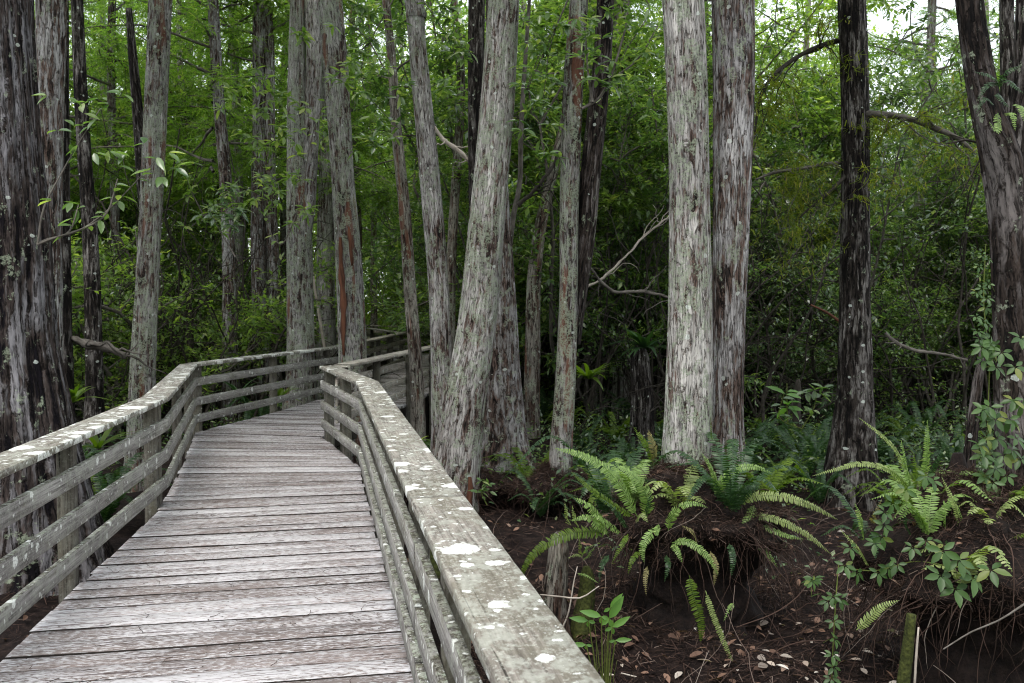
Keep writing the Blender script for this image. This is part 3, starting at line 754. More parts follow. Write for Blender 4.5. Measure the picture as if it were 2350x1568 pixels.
T19 = trunk_tree([(1954, -20, 60), (1962, 200, 60), (1963, 450, 62), (1962, 700, 66), (1962, 900, 80), (1954, 1060, 112), (1950, 1150, 140)], 11.7, B['b_dark'], 'nearly black straight trunk with white flecks right of the twin trunks', 'cypress_tree', 'cypress tree', sides=60, step=.07, flare=.1,
                 extra=[(((1945, 88), (1900, 100), (1840, 125), (1785, 165), (1752, 205), (1738, 260), (1732, 310)), (14, 12, 10, 10, 8, 6, 4), 11.9, B['darkbranch'], 'limb'),
                        (((1945, 372), (1890, 378), (1830, 388), (1770, 398), (1735, 412)), (11, 9, 8, 7, 4), 11.8, B['branch'], 'limb'),
                        (((1940, 405), (1915, 430), (1885, 458), (1850, 485), (1835, 500)), (9, 8, 7, 5, 3), 11.6, B['darkbranch'], 'limb'),
                        (((1975, 262), (2040, 264), (2100, 276), (2150, 296), (2200, 318), (2235, 350)), (17, 15, 13, 14, 10, 8), 11.6, B['branch'], 'limb')])
trunk_tree([(2222, -20, 56), (2240, 120, 60), (2262, 240, 66), (2300, 380, 90), (2314, 500, 84), (2322, 700, 80), (2326, 900, 80), (2335, 1100, 86), (2352, 1300, 100), (2358, 1400, 110)], 6.3, B['b_right'],
           'dim brown trunk wrapped in creeper and ferns at the right edge', 'cypress_tree', 'cypress tree', sides=72, step=.05, flare=.05,
           extra=[(((2310, 430), (2330, 330), (2345, 220), (2350, 60), (2352, -30)), (50, 50, 44, 40, 36), 6.45, B['b_dark'], 'fork'),
                  (((2275, 318), (2240, 326), (2215, 322), (2170, 330)), (7, 6, 5, 3), 6.5, B['darkbranch'], 'limb'),
                  (((2300, 370), (2268, 340), (2252, 360), (2225, 410), (2205, 450)), (6, 6, 5, 4, 2), 6.4, B['darkbranch'], 'limb')])
trunk_tree([(2310, -30, 30), (2312, 100, 32), (2316, 400, 36), (2316, 700, 40)], 13.0, B['b_dark'], 'dark trunk against bright sky behind the top right corner', 'tree', 'tree', sides=16)
# bare red strips on the trunk by the inner corner
for (xs, lab) in ((((781, 545), (783, 620), (788, 700), (787, 760), (789, 815)), 'a'), (((800, 520), (804, 560), (808, 610)), 'b')):
    for o in list(COL.objects):
        if o.get('label', '').startswith('grey trunk with long red'):
            Pe, Re = resample([at(x, y, 13.42) for x, y in xs], [.03 if lab == 'a' else .02] * len(xs), .12)
            Re = Re * np.sin(np.linspace(.25, 2.9, len(Re))) ** .6 * (1 + .25 * np.sin(np.arange(len(Re)) * 2.1))
            sb = MB(); tube(sb, Pe, Re * 1.5, 10, seed=3); sb.build('bark_strip', M['redwood'], o, origin=o.location)

# background trunks, each a tree with its own crown
rng = np.random.RandomState(21)
bgt = []
for me_i in range(4):
    mb = MB(); H = 16; n = 60
    zz = np.linspace(-.1, H, n); rr = .17 * (1 - zz / H * .55) + .0
    px = .12 * np.sin(zz * .35 + me_i) + .05 * np.sin(zz * .9 + me_i * 2); py = .1 * np.cos(zz * .4 + me_i)
    tube(mb, np.stack([px, py, zz], 1), rr, 14, flute(90 + me_i, .05, .5, .6), seed=me_i * 5)
    bgt.append(mb.mesh('trunk', [M['b_grey'], M['b_pale'], M['b_brown'], M['b_green']][me_i]))


def clear_of_walk(x, y, m=1.6):
    P = [(np.array(a) + np.array(b)) / 2 for a, b in ST]
    for a, b in zip(P[:-1], P[1:]):
        ab = b - a; t = np.clip((np.array((x, y)) - a).dot(ab) / ab.dot(ab), 0, 1)
        if np.linalg.norm(np.array((x, y)) - (a + ab * t)) < m: return False
    return True


placed = []
cnt = 0
while cnt < 78:
    Y = rng.uniform(20, 44); x = rng.uniform(-.62, .62) * Y
    if not clear_of_walk(x, Y, 1.8): continue
    if any((x - a) ** 2 + (Y - b) ** 2 < 3.0 for a, b in placed): continue
    placed.append((x, Y)); k = rng.randint(4)
    right = x > 0.12 * Y
    if right and rng.rand() < .35: continue
    if 1960 < CX + FPX * x / Y < 2260 and rng.rand() < .8: continue
    r = empty('cypress_tree', (x, Y, GZ), 'slender background cypress standing among the undergrowth beyond the railings and mounds', 'cypress tree', 'background cypress trunks', rng.uniform(0, 6.28))
    sc = rng.uniform(.55, 1.15)
    t = link_part('trunk', bgt[k], r); t.scale = (sc, sc, 1)
    v = CY_LOW[rng.randint(3)]
    r2 = rng.uniform(0, 6.28)
    link_part('limb', v[0], r, rz=r2); link_part('crown', v[1], r, rz=r2)
    cnt += 1

# ------------------------------------------------------------------ understory
VAR = []
specs = [(1, 3.8, 2.0, 5, 760, 8, .11, 'g_mid'), (2, 4.6, 2.3, 4, 850, 8, .12, 'g_bright'), (3, 3.2, 1.8, 6, 700, 8, .10, 'g_dark'),
         (4, 8.6, 2.9, 4, 1700, 8, .135, 'g_mid'), (5, 9.6, 3.0, 4, 1800, 8, .14, 'g_bright'), (6, 8.0, 2.8, 5, 1600, 8, .125, 'g_dark')]
for (sd_, H, R, st, ntw, nl, L, mt) in specs:
    a, b = bushy(sd_, H, R, st, ntw, nl, L, 'quad', lo=.12)
    VAR.append((a.mesh('stem', M['darkbranch' if sd_ % 2 else 'branch']), b.mesh('foliage', M[mt])))
TG = []
for s in range(3):        # bare tangled stems
    rs = np.random.RandomState(200 + s); mb = MB()
    for _ in range(13):
        a = rs.uniform(0, 6.28); st = rwalk(rs, (rs.normal(0, .7), rs.normal(0, .7), 0), (math.cos(a) * .35, math.sin(a) * .35, 1), rs.uniform(2.5, 6.5), 10, .22, .05)
        tube(mb, st, np.linspace(.022, .006, 11) * rs.uniform(.5, 1.6), 5, seed=_)
        for i in range(3, 10, 2):
            b = rwalk(rs, st[i], rdir(rs, 1)[0], rs.uniform(.4, 1.4), 5, .3); tube(mb, b, np.linspace(.009, .003, 6), 4)
    TG.append(mb.mesh('stem', M['darkbranch']))

SH_L = {0: 'glossy green shrub in the understory behind the railings', 1: 'bright green shrub in the understory behind the railings', 2: 'low dark shrub in the understory',
        3: 'tall glossy-leaved understory tree', 4: 'tall bright-leaved understory tree', 5: 'tall dark-leaved understory tree'}


def shrub(k, x, y, sc, group='understory shrubs and small trees'):
    nm = 'shrub' if k < 3 else 'understory_tree'
    r = empty(nm, (x, y, GZ), SH_L[k], 'shrub' if k < 3 else 'tree', SH_L[k], rng.uniform(0, 6.28))
    r.scale = (sc,) * 3
    link_part('stem', VAR[k][0], r); link_part('foliage', VAR[k][1], r)
    return r


def seen_left(x, y): return x / y < -.04


cnt = 0
sp = []
while cnt < 165:
    Y = 14.5 + 20 * rng.rand() ** .8; x = rng.uniform(-.66, .66) * Y
    if not clear_of_walk(x, Y, 2.0): continue
    # keep sight lines to the boardwalk bend and open floor
    px = CX + FPX * x / Y
    if 690 < px < 1090 and Y < 27: continue
    if px >= 1080 and Y < 18.5: continue
    if px < 330 and Y < 16: continue
    if any(abs(px - c_) < 1.35 * FPX / Y and Y < yy_ + 1.5 for c_, yy_ in ((520, 19), (597, 21), (690, 17), (750, 23))): continue
    if any((x - a) ** 2 + (Y - b) ** 2 < 1.0 for a, b in sp): continue
    sp.append((x, Y))
    k = rng.choice([0, 1, 2, 3, 4, 5], p=[.16, .12, .2, .2, .14, .18]) if px > 1200 else rng.choice([0, 1, 2, 3, 4, 5], p=[.2, .22, .1, .17, .22, .09])
    if px < 1100 and Y < 21 and k >= 3: k -= 3
    if 560 < px < 720 and 22 < Y < 36 and rng.rand() < .7: continue
    if 700 <= px < 900 and 24 < Y < 32: continue
    shrub(int(k), x, Y, rng.uniform(.8, 1.25) * (.72 if 1985 < px < 2300 and k >= 3 else 1)); cnt += 1
for _i in range(14):
    Y = rng.uniform(28.5, 38); px = rng.uniform(790, 1090); x = (px - CX) / FPX * Y
    if clear_of_walk(x, Y, 1.9): shrub(int(rng.choice([0, 2, 3, 5])), x, Y, rng.uniform(.8, 1.1))
for i in range(64):
    Y = rng.uniform(17, 28); x = rng.uniform(-.6, .62) * Y; px = CX + FPX * x / Y
    if not clear_of_walk(x, Y, 2.2) or (700 < px < 1100): continue
    t = link_part('thicket_stems', TG[i % 3], None, (x, Y, GZ), rng.uniform(0, 6), rng.uniform(.8, 1.2))
    tag(t, 'tangle of bare crooked stems in the dim understory', 'thicket', 'tangles of bare stems')

# far wood: one mass nobody could count
fw = MB(); rs = np.random.RandomState(9)
cl = []
for _ in range(2500):
    Y = rs.uniform(40, 66); x = rs.uniform(-.7, .7) * Y; z = GZ + 20 * rs.rand()
    cl.append((x, Y, z))
for _ in range(1300):
    Y = rs.uniform(42, 62); x = rs.uniform(-.68, .68) * Y; cl.append((x, Y, GZ + 8 * rs.rand()))
for _ in range(900):
    Y = rs.uniform(41, 50); px_ = rs.uniform(620, 1180); cl.append(((px_ - CX) / FPX * Y, Y, GZ + 11 * rs.rand()))
for _ in range(1500):        # the wood closes behind the viewer too, unseen, added to block low sky light
    a = rs.uniform(math.radians(150), math.radians(390)); r_ = rs.uniform(15, 24)
    cl.append((r_ * math.cos(a) * 1.2, r_ * math.sin(a) * .8 - 1, GZ + 14 * rs.rand()))
cl = [c_ for c_ in cl if not (c_[1] > 30 and 1985 < CX + FPX * c_[0] / c_[1] < 2330 and c_[2] > CAMZ + .235 * c_[1] and rs.rand() < .93)]
cl = np.array(cl); per = 60
P = np.repeat(cl, per, 0) + rs.normal(0, 1, (len(cl) * per, 3)) * np.array([.85, .85, .5])
n = len(P); sz = rs.uniform(.13, .30, n)
leaves(fw, P, rdir(rs, n), rdir(rs, n) * .6 + np.array([0, 0, 1]), sz, sz * .6, 'quad')
tag(fw.build('far_wood', M['far']), 'dense green far wood closing the view behind the trunks', 'woodland', kind='stuff')

# ------------------------------------------------------------------ root mounds
def mound(name, label, cx, cy, rx, ry, ztop, zrim, zund, seed, nroot=150):
    nroot = int(nroot * 1.8)
    root = empty(name, (cx, cy, GZ), label, 'root mound'); rs = np.random.RandomState(seed)
    prof = [(.66, GZ - .1), (.52, GZ + .2), (.50, zund - .04), (.74, zrim - .16), (.98, zrim - .02), (1.0, zrim + .08), (.82, ztop - .14), (.62, ztop - .02), (.42, ztop + .10), (.20, ztop + .14), (.02, ztop + .14)]
    ns = 72; V = []; pr = []
    for (a, b), (c, d) in zip(prof[:-1], prof[1:]):
        for k in range(5): pr.append((a + (c - a) * k / 5, b + (d - b) * k / 5))
    pr.append(prof[-1])
    for (r, z) in pr:
        for j in range(ns):
            th = j / ns * 2 * math.pi; p = Vector((math.cos(th) * r * rx, math.sin(th) * r * ry, z))
            q_ = p * 2.3 + Vector((seed, 0, 0)); dn = 1 + .34 * mnoise.noise(q_) + .20 * mnoise.noise(q_ * 3.1) + .08 * mnoise.noise(q_ * 7.3)
            V.append((cx + p.x * dn, cy + p.y * dn, z + .10 * mnoise.noise(q_ * 1.7 + Vector((9, 9, 9)))))
    i = np.arange(len(pr) - 1)[:, None] * ns; j = np.arange(ns)[None]; j2 = (j + 1) % ns
    mb = MB(); mb.add(V, np.stack([i + j, i + j2, i + ns + j2, i + ns + j], 2).reshape(-1, 4)); mb.build('soil', M['soil'], root, origin=(cx, cy, GZ))
    V = np.array(V)
    rb = MB()
    for _ in range(nroot):
        th = rs.uniform(0, 6.28); k0 = rs.randint(15, 36); base = V[k0 * ns + int(th / 6.283 * ns) % ns]
        o = np.array([math.cos(th), math.sin(th), 0])
        ln = rs.uniform(.2, .8); t = rwalk(rs, base + o * .01, o * rs.uniform(.2, .8) + np.array([rs.normal(0, .4), rs.normal(0, .4), rs.uniform(-1.2, .0)]), ln, 9, .2, -.2)
        t[:, 2] = np.maximum(t[:, 2], GZ + .01)
        tube(rb, t, np.linspace(.0035, .001, 10) * rs.uniform(.4, 1.5), 4, seed=_)
    tag(rb.build('hanging_roots', M['roots'], root, origin=(cx, cy, GZ)), kind='stuff')
    # fallen needles lying all over the top and hanging off the rim
    nb = MB(); n = 22000; k0 = rs.randint(14, len(pr) - 1, n); jj = rs.randint(0, ns, n); base = V[k0 * ns + jj] + rs.normal(0, .02, (n, 3))
    cen = np.array([cx, cy, 0]); out = base - cen; out[:, 2] = 0; out /= np.linalg.norm(out, axis=1)[:, None]
    dr = rdir(rs, n) * np.array([1, 1, .4]) + out * .3; base[:, 2] += rs.uniform(0, .03, n)
    leaves(nb, base, dr, rdir(rs, n) * .7 + np.array([0, 0, 1]), rs.uniform(.03, .10, n), rs.uniform(.002, .005, n), 'needle')
    tag(nb.build('needle_litter', M['needles'], root, origin=(cx, cy, GZ)), kind='stuff')
    lb = MB(); n = 90; k0 = rs.randint(18, len(pr) - 1, n); jj = rs.randint(0, ns, n)
    leaves(lb, V[k0 * ns + jj] + np.array([0, 0, .02]), rdir(rs, n) * np.array([1, 1, .3]), rdir(rs, n) * .5 + np.array([0, 0, 1]), rs.uniform(.04, .09, n), rs.uniform(.02, .045, n), 'leaf')
    tag(lb.build('dead_leaves', M['litter'], root, origin=(cx, cy, GZ)), kind='stuff')
    return root


mound('root_mound', 'shaggy brown root mound carrying the twin trunks and big ferns', 1.44, 7.3, .76, .60, .27, .0, -.30, 3, 170)
mound('root_mound', 'brown needle-covered root mound beside the creeper trunk at right', 3.05, 6.1, .66, .68, .36, -.06, -.36, 8, 240)
mound('root_mound', 'low root mound around the foot of the lichened forked trunk', .55, 11.3, .55, .45, -.42, -.55, -.7, 13, 60)
mound('root_mound', 'low brown root mound under the leaning pale trunk', -.62, 11.6, .85, .55, -.48, -.6, -.72, 17, 80)

# ------------------------------------------------------------------ ferns
def frond_mesh(pts, width, rng, droop=.25, dens=.011, facing=None):
    """pts world points from base to tip; width = full leaf width"""
    P, _ = resample(pts, [1] * len(pts), .02)
    L = np.concatenate([[0], np.cumsum(np.linalg.norm(np.diff(P, axis=0), axis=1))]); tot = L[-1]
    n = max(10, int(tot / dens)); s = np.linspace(.06, 1, n) * tot
    Q = np.stack([np.interp(s, L, P[:, k]) for k in range(3)], 1)
    T = np.gradient(Q, axis=0); T /= np.linalg.norm(T, axis=1)[:, None] + 1e-9
    f = facing if facing is not None else np.array([0, -.75, .65])
    sd_ = np.cross(T, f[None]); sd_ /= np.linalg.norm(sd_, axis=1)[:, None] + 1e-9
    nn = np.cross(sd_, T)
    u = s / tot; wprof = np.clip(np.minimum((u / .12) ** .7, 1) * np.clip((1 - u) / .55, .0, 1) ** .55, .08, 1)
    mb = MB()
    for sg in (-1, 1):
        d = sd_ * sg + T * .28 - nn * droop + rng.normal(0, .09, (n, 3))
        Ls = width / 2 * wprof * rng.uniform(.88, 1.1, n)
        keep = rng.rand(n) > .02
        leaves(mb, Q[keep], d[keep], (nn + rng.normal(0, .16, (n, 3)))[keep] * 1.0, Ls[keep], np.minimum(dens * .74, Ls * .45)[keep], 'pinna')
    tube(mb, P, np.linspace(.0035, .0012, len(P)), 4)
    return mb


def fern(label, fr, Y, group=None, name='sword_fern', cat='fern'):
    rng = np.random.RandomState(len(fr) * 7 + int(Y * 10))
    b = fr[0][0][0]; base = at(b[0], b[1], Y)
    root = empty(name, base, label, cat, group)
    for item in fr:
        pts, wpx, mt = item[0], item[1], item[2]; bow = item[3] if len(item) > 3 else .12
        n = len(pts); W = []
        for i, (x, y) in enumerate(pts):
            f = i / (n - 1); W.append(at(x, y, Y - bow * math.sin(f * math.pi * .6) * 1.3))
        mb = frond_mesh(W, wpx * Y / FPX, rng, dens=.0135)
        mb.build('frond', M[mt], root, smooth=False, origin=base)
    return root


Z3 = lambda l: [(1090 + x * .439, 879.5 + y * .439) for x, y in l]
Z4 = lambda l: [(1721 + x * .512, 765 + y * .512) for x, y in l]
fern('big pale green sword fern on the left side of the twin-trunk mound', [
    (Z3([(850, 700), (790, 590), (700, 460), (560, 375), (420, 340)]), 36, 'fern'),
    (Z3([(895, 700), (900, 600), (850, 500), (735, 425)]), 40, 'fern'),
    (Z3([(830, 700), (700, 620), (590, 540), (505, 465)]), 22, 'fern3'),
    (Z3([(680, 770), (640, 690), (590, 640), (520, 598)]), 30, 'fern'),
    (Z3([(700, 780), (640, 740), (580, 700), (500, 720)]), 26, 'fern'),
    (Z3([(500, 740), (480, 690), (470, 625)]), 16, 'fern2'),
    (Z3([(540, 750), (520, 700), (508, 640)]), 15, 'fern2'),
    (Z3([(840, 720), (880, 690), (905, 730)]), 22, 'fern2'),
    (Z3([(700, 790), (600, 775), (480, 790), (330, 870), (265, 950), (235, 1035)]), 34, 'fern3'),
    (Z3([(760, 780), (700, 740), (640, 700), (600, 690)]), 24, 'fern'),
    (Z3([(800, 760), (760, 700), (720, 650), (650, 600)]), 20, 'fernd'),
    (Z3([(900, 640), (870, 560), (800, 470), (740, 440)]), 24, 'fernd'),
    (Z3([(880, 720), (905, 650), (920, 560)]), 16, 'fernd')], 6.75)
fern('small ferns sprouting between the two mossy stubs at the mound foot', [
    (Z3([(560, 900), (550, 860), (545, 815)]), 14, 'fern2'), (Z3([(560, 905), (525, 900), (485, 915)]), 14, 'fern2'),
    (Z3([(560, 900), (590, 860), (630, 842)]), 14, 'fern'), (Z3([(570, 920), (600, 890), (625, 860)]), 16, 'fern')], 6.9)
fern('drooping fern fronds on the front face of the twin-trunk mound', [
    (Z3([(1010, 770), (1030, 700), (1080, 640), (1150, 628), (1215, 650)]), 24, 'fern'),
    (Z3([(970, 760), (915, 790), (875, 860), (885, 940)]), 25, 'fern'),
    (Z3([(960, 740), (950, 790), (955, 800)]), 16, 'fern'),
    (Z3([(1030, 835), (1100, 825), (1180, 870), (1240, 935), (1270, 1005)]), 24, 'fern'),
    (Z3([(1035, 840), (1060, 880), (1085, 940)]), 20, 'fern'),
    (Z3([(1160, 830), (1130, 770), (1080, 745)]), 18, 'fernb'),
    (Z3([(800, 790), (760, 860), (715, 940)]), 15, 'fern3'),
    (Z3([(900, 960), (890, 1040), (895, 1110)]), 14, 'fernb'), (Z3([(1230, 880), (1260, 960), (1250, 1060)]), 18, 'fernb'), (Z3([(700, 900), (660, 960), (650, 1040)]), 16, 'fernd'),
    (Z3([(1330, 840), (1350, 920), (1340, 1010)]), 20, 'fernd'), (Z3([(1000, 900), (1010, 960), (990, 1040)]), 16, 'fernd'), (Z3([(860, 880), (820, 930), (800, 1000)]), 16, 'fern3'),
    (Z3([(540, 995), (590, 1010), (645, 1045)]), 10, 'fern')], 6.6)
fern('long green frond hanging straight down from the twin-trunk mound', [
    (Z3([(1120, 1005), (1135, 1080), (1165, 1180), (1185, 1270), (1180, 1355)]), 33, 'fern3', .05)], 6.5)
fern('very long narrow frond trailing from the mound to the swamp floor', [
    (Z3([(1205, 1085), (1235, 1180), (1285, 1310), (1335, 1430), (1380, 1528)]), 18, 'fern2', .05), (Z3([(1352, 1150), (1325, 1190), (1300, 1245)]), 14, 'fern')], 6.4)
fern('large bright sword fern on the right side of the twin-trunk mound', [
    (Z3([(1265, 610), (1290, 520), (1360, 450), (1450, 435), (1555, 470)]), 27, 'fern'),
    (Z3([(1300, 650), (1350, 580), (1420, 540), (1495, 558)]), 26, 'fernd'),
    (Z3([(1340, 640), (1420, 600), (1520, 585), (1640, 598)]) + [(1850, 1155), (1922, 1192)], 30, 'fern2'),
    (Z3([(1400, 690), (1480, 690)]) + [(1775, 1190), (1845, 1222), (1908, 1272)], 24, 'fern2'),
    (Z3([(1460, 640), (1430, 720), (1370, 820)]), 30, 'fern'),
    (Z3([(1410, 830), (1470, 830), (1530, 890), (1580, 960)]), 25, 'fern'),
    (Z3([(1430, 700), (1540, 760), (1640, 800), (1720, 815)]), 20, 'fern'),
    (Z3([(1270, 560), (1250, 480), (1210, 400), (1185, 365)]), 20, 'fern'),
    (Z3([(1380, 620), (1440, 560), (1500, 520)]), 30, 'fernd'),
    (Z3([(1240, 300), (1235, 250), (1232, 180)]), 7, 'fern3')], 6.95)
fern('upright withering frond behind the twin-trunk mound', [
    (Z3([(945, 430), (935, 340), (905, 245)]), 28, 'fernb'), (Z3([(930, 420), (900, 330), (830, 230)]), 22, 'fern3')], 7.5)
fern('sword fern with one long pale frond reaching left on the right mound', [
    (Z4([(700, 690), (640, 620), (560, 590), (480, 585), (400, 605), (280, 640)]), 20, 'fern2'),
    (Z4([(740, 770), (700, 680), (650, 630), (590, 600)]), 28, 'fern3'),
    (Z4([(700, 620), (650, 515), (570, 440), (490, 380)]), 18, 'fern2'),
    (Z4([(730, 740), (710, 640), (690, 560), (678, 480)]), 24, 'fern'),
    (Z4([(760, 700), (790, 600), (795, 500), (795, 390)]), 24, 'fern'),
    (Z4([(740, 740), (745, 640), (735, 540)]), 20, 'fern3'),
    (Z4([(800, 640), (850, 560), (880, 470)]), 16, 'fernd')], 6.15)
fern('pale frond clump with scattered pinnae on the right mound by the creeper', [
    (Z4([(985, 925), (945, 850), (915, 760), (860, 645)]), 24, 'fern2'), (Z4([(965, 900), (950, 830), (930, 770)]), 16, 'fern'),
    (Z4([(875, 890), (875, 820), (870, 750)]), 18, 'fern'), (Z4([(1060, 1010), (1065, 970), (1070, 935)]), 8, 'fern')], 5.9)
fern('two narrow fern fronds at the left foot of the right mound', [
    (Z4([(510, 925), (500, 850), (470, 760)]), 23, 'fern'), (Z4([(530, 1040), (480, 960), (405, 880)]), 17, 'fern2'), (Z4([(545, 850), (570, 800), (590, 745)]), 18, 'fernb'),
    (Z4([(720, 900), (700, 850), (690, 800)]), 22, 'fernd')], 5.95)
fern('lone pale fern frond lying out from the lower right mound', [(Z4([(478, 1330), (540, 1270), (600, 1220), (668, 1198)]), 27, 'fern2', .05)], 5.3)
fern('epiphytic fern tufts high on the trunk at the right edge', [
    ([(2290, 190), (2270, 172), (2235, 165)], 22, 'fernd'), ([(2290, 200), (2310, 165), (2345, 150)], 22, 'fernd'), ([(2290, 260), (2285, 300), (2270, 280)], 20, 'fern'),
    ([(2310, 265), (2325, 262), (2330, 300)], 20, 'fern'), ([(2330, 240), (2345, 250), (2352, 280)], 22, 'fern'), ([(2280, 240), (2258, 228), (2240, 262)], 16, 'fernd'), ([(2290, 190), (2262, 200), (2244, 228)], 20, 'fernd'),
    ([(2300, 180), (2320, 190), (2350, 215)], 24, 'fernd'), ([(2290, 215), (2300, 230), (2320, 250)], 20, 'fernd')], 6.05)


def fern_clump(seed, n, L, mt):
    rs = np.random.RandomState(seed); mb = MB()
    for k in range(n):
        a = rs.uniform(0, 6.28); o = np.array([math.cos(a), math.sin(a)]); ln = L * rs.uniform(.6, 1.1); h = ln * rs.uniform(.5, .85)
        pts = [(0, 0, 0), (o[0] * ln * .2, o[1] * ln * .2, h * .6), (o[0] * ln * .55, o[1] * ln * .55, h), (o[0] * ln * .95, o[1] * ln * .95, h * rs.uniform(.5, .95))]
        f = frond_mesh(pts, .13, rs, dens=.02, facing=np.array([0, 0, 1.0]) + np.array([-o[0], -o[1], 0]) * .3)
        mb.add(np.concatenate(f.V), np.concatenate(f.F4), np.concatenate(f.F3))
    return mb.mesh('frond', M[mt], smooth=False)


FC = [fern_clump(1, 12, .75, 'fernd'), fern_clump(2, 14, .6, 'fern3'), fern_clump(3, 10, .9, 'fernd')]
fps = [(1340 + 37 * k, 925 + 22 * math.sin(k * 2.1), 15.5 + 1.5 * math.sin(k * 1.3)) for k in range(26) if k % 3 != 1] + [(1720, 960, 14), (1755, 985, 13.2), (1800, 1000, 12.6), (1850, 1010, 13), (1780, 940, 15.5), (1830, 960, 15), (1890, 985, 14), (1700, 1010, 12), (1745, 1040, 11.3), (1880, 1050, 11.5), (1240, 1030, 10.8), (1225, 990, 12),
       (1370, 1010, 12), (1420, 1000, 12.6), (1400, 1050, 10.8), (1340, 980, 13.5), (1470, 1020, 11.8), (2060, 1000, 11), (2100, 960, 13), (2030, 960, 14), (2140, 1010, 11.5), (2180, 950, 14), (1920, 900, 18), (2050, 880, 18), (1980, 870, 20),
       (160, 930, 13), (180, 1000, 11.5), (240, 1060, 10.5), (560, 900, 15.5), (640, 900, 15.2), (600, 870, 18), (1660, 930, 18), (1500, 930, 17), (1450, 900, 19), (1560, 900, 20), (1300, 900, 18), (1250, 880, 20),
       (990, 1010, 14), (1090, 1100, 12.8)]
for i, (x, y, Y) in enumerate(fps):
    p = at(x, y, Y); r = empty('fern', (p.x, Y, GZ + .02), 'dim green fern clump on the swamp floor, one of many behind the mounds and railings', 'fern', 'floor ferns', i * 1.7)
    r.scale = (1.0 + .25 * math.sin(i * 2.3),) * 3
    link_part('frond', FC[i % 3], r)
FCs = [fern_clump(5, 8, .42, 'fern'), fern_clump(6, 7, .36, 'fern2'), fern_clump(7, 7, .4, 'fern3')]
for i, (x, y, z, nm) in enumerate([(.95, 7.15, .16, 'left rim of the twin-trunk mound'), (1.25, 6.95, .15, 'front of the twin-trunk mound between the big ferns'), (1.95, 7.2, .14, 'right rim of the twin-trunk mound under the bright fern'),
                                   (1.62, 6.9, .12, 'front right of the twin-trunk mound'), (2.62, 5.85, .24, 'left slope of the right mound'), (2.95, 5.75, .30, 'crest of the right mound'), (3.2, 6.0, .34, 'right mound close to the creeper trunk'),
                                   (.78, 7.5, -.05, 'back left of the twin-trunk mound'), (2.75, 6.2, .2, 'left shoulder of the right mound'), (2.72, 5.6, .0, 'lower left of the right mound above the trailing creeper'),
                                   (3.35, 5.7, .12, 'right mound below the creeper trunk'), (2.5, 6.4, -.1, 'left foot of the right mound')]):
    r = empty('fern', (x, y, z), 'small fern tuft on the ' + nm, 'fern', None, i * 1.3); r.scale = (1 + .2 * math.sin(i),) * 3
    link_part('frond', (FCs + [FC[0]])[i % 4], r)
# ground cover of small leafy plants
gc = MB(); rs = np.random.RandomState(31)
P = []
while len(P) < 1500:
    Y = rs.uniform(8.5, 30); x = rs.uniform(-.62, .62) * Y
    px = CX + FPX * x / Y
    if not clear_of_walk(x, Y, 2.6 if Y < 13 else 1.5) or (px > 1080 and Y < 11.5 and rs.rand() < .8) or (px < 1080 and rs.rand() < .35): continue
    P.append((x, Y, GZ))
P = np.array(P); k = 26; Q = np.repeat(P, k, 0) + rs.normal(0, 1, (len(P) * k, 3)) * np.array([.22, .22, 0]); Q[:, 2] += rs.uniform(.02, .55, len(Q)) * np.repeat(rs.uniform(.3, 1.5, len(P)), k)
n = len(Q); sz = rs.uniform(.04, .11, n)
leaves(gc, Q, rdir(rs, n) * np.array([1, 1, .5]), rdir(rs, n) * .5 + np.array([0, 0, 1]), sz, sz * .45, 'quad')
tag(gc.build('ground_cover', M['g_dark']), 'low leafy ground cover on the swamp floor', 'ground cover', kind='stuff')

# litter on the floor
def scatter(n, x0, x1, y0, y1, rs):
    x = rs.uniform(x0, x1, n); y = rs.uniform(y0, y1, n)
    z = GZ + .05 * np.sin(x * 1.7 + 1.3 * np.sin(y * .9)) * np.cos(y * 1.9) + .035 * np.sin(x * 4.1 + y * 3.3) + .025 * np.sin(x * 7.7 - y * 6.1) + rs.uniform(.005, .035, n)
    return np.stack([x, y, z], 1)


rs = np.random.RandomState(44)
nl = MB(); P = np.vstack([scatter(26000, -.5, 4.6, 3.6, 8.5, rs), scatter(14000, -3.5, 6.5, 8, 13, rs), scatter(3000, -4.5, -2.2, 4.5, 9, rs)]); n = len(P)
leaves(nl, P, rdir(rs, n) * np.array([1, 1, .35]), rdir(rs, n) * .6 + np.array([0, 0, 1]), rs.uniform(.04, .12, n), rs.uniform(.003, .008, n), 'needle')
tag(nl.build('fallen_needles', M['needles']), 'red-brown fallen cypress needles matting the swamp floor', 'needle litter', kind='stuff')
dl = MB(); P = np.vstack([scatter(900, -.4, 4.2, 3.4, 8.5, rs), scatter(300, -3, 6, 8, 14, rs), scatter(160, -.2, 1.0, 3.2, 5.0, rs), scatter(120, -4.5, -2.4, 4.5, 9, rs)]); n = len(P)
P[:, 2] += .01; sz = rs.uniform(.04, .11, n)
leaves(dl, P, rdir(rs, n) * np.array([1, 1, .35]), rdir(rs, n) * .55 + np.array([0, 0, 1]), sz, sz * rs.uniform(.4, .6, n), 'leaf')
tag(dl.build('leaf_litter', M['litter']), 'curled brown and pale dead leaves on the swamp floor', 'leaf litter', kind='stuff')
pl = MB(); P = np.vstack([scatter(90, 1.0, 3.2, 4.6, 7.2, rs), scatter(60, -.2, 1.2, 3.2, 6, rs), scatter(60, 1.5, 6, 8, 13, rs)]); n = len(P); P[:, 2] += .02; sz = rs.uniform(.04, .10, n)
leaves(pl, P, rdir(rs, n) * np.array([1, 1, .35]), rdir(rs, n) * .6 + np.array([0, 0, 1]), sz, sz * rs.uniform(.4, .7, n), 'leaf')
M['litter2'] = leafmat('bleached_dead_leaves', (.16, .13, .11), (.38, .34, .30), .05, .7, (.55, .52, .48), .2)
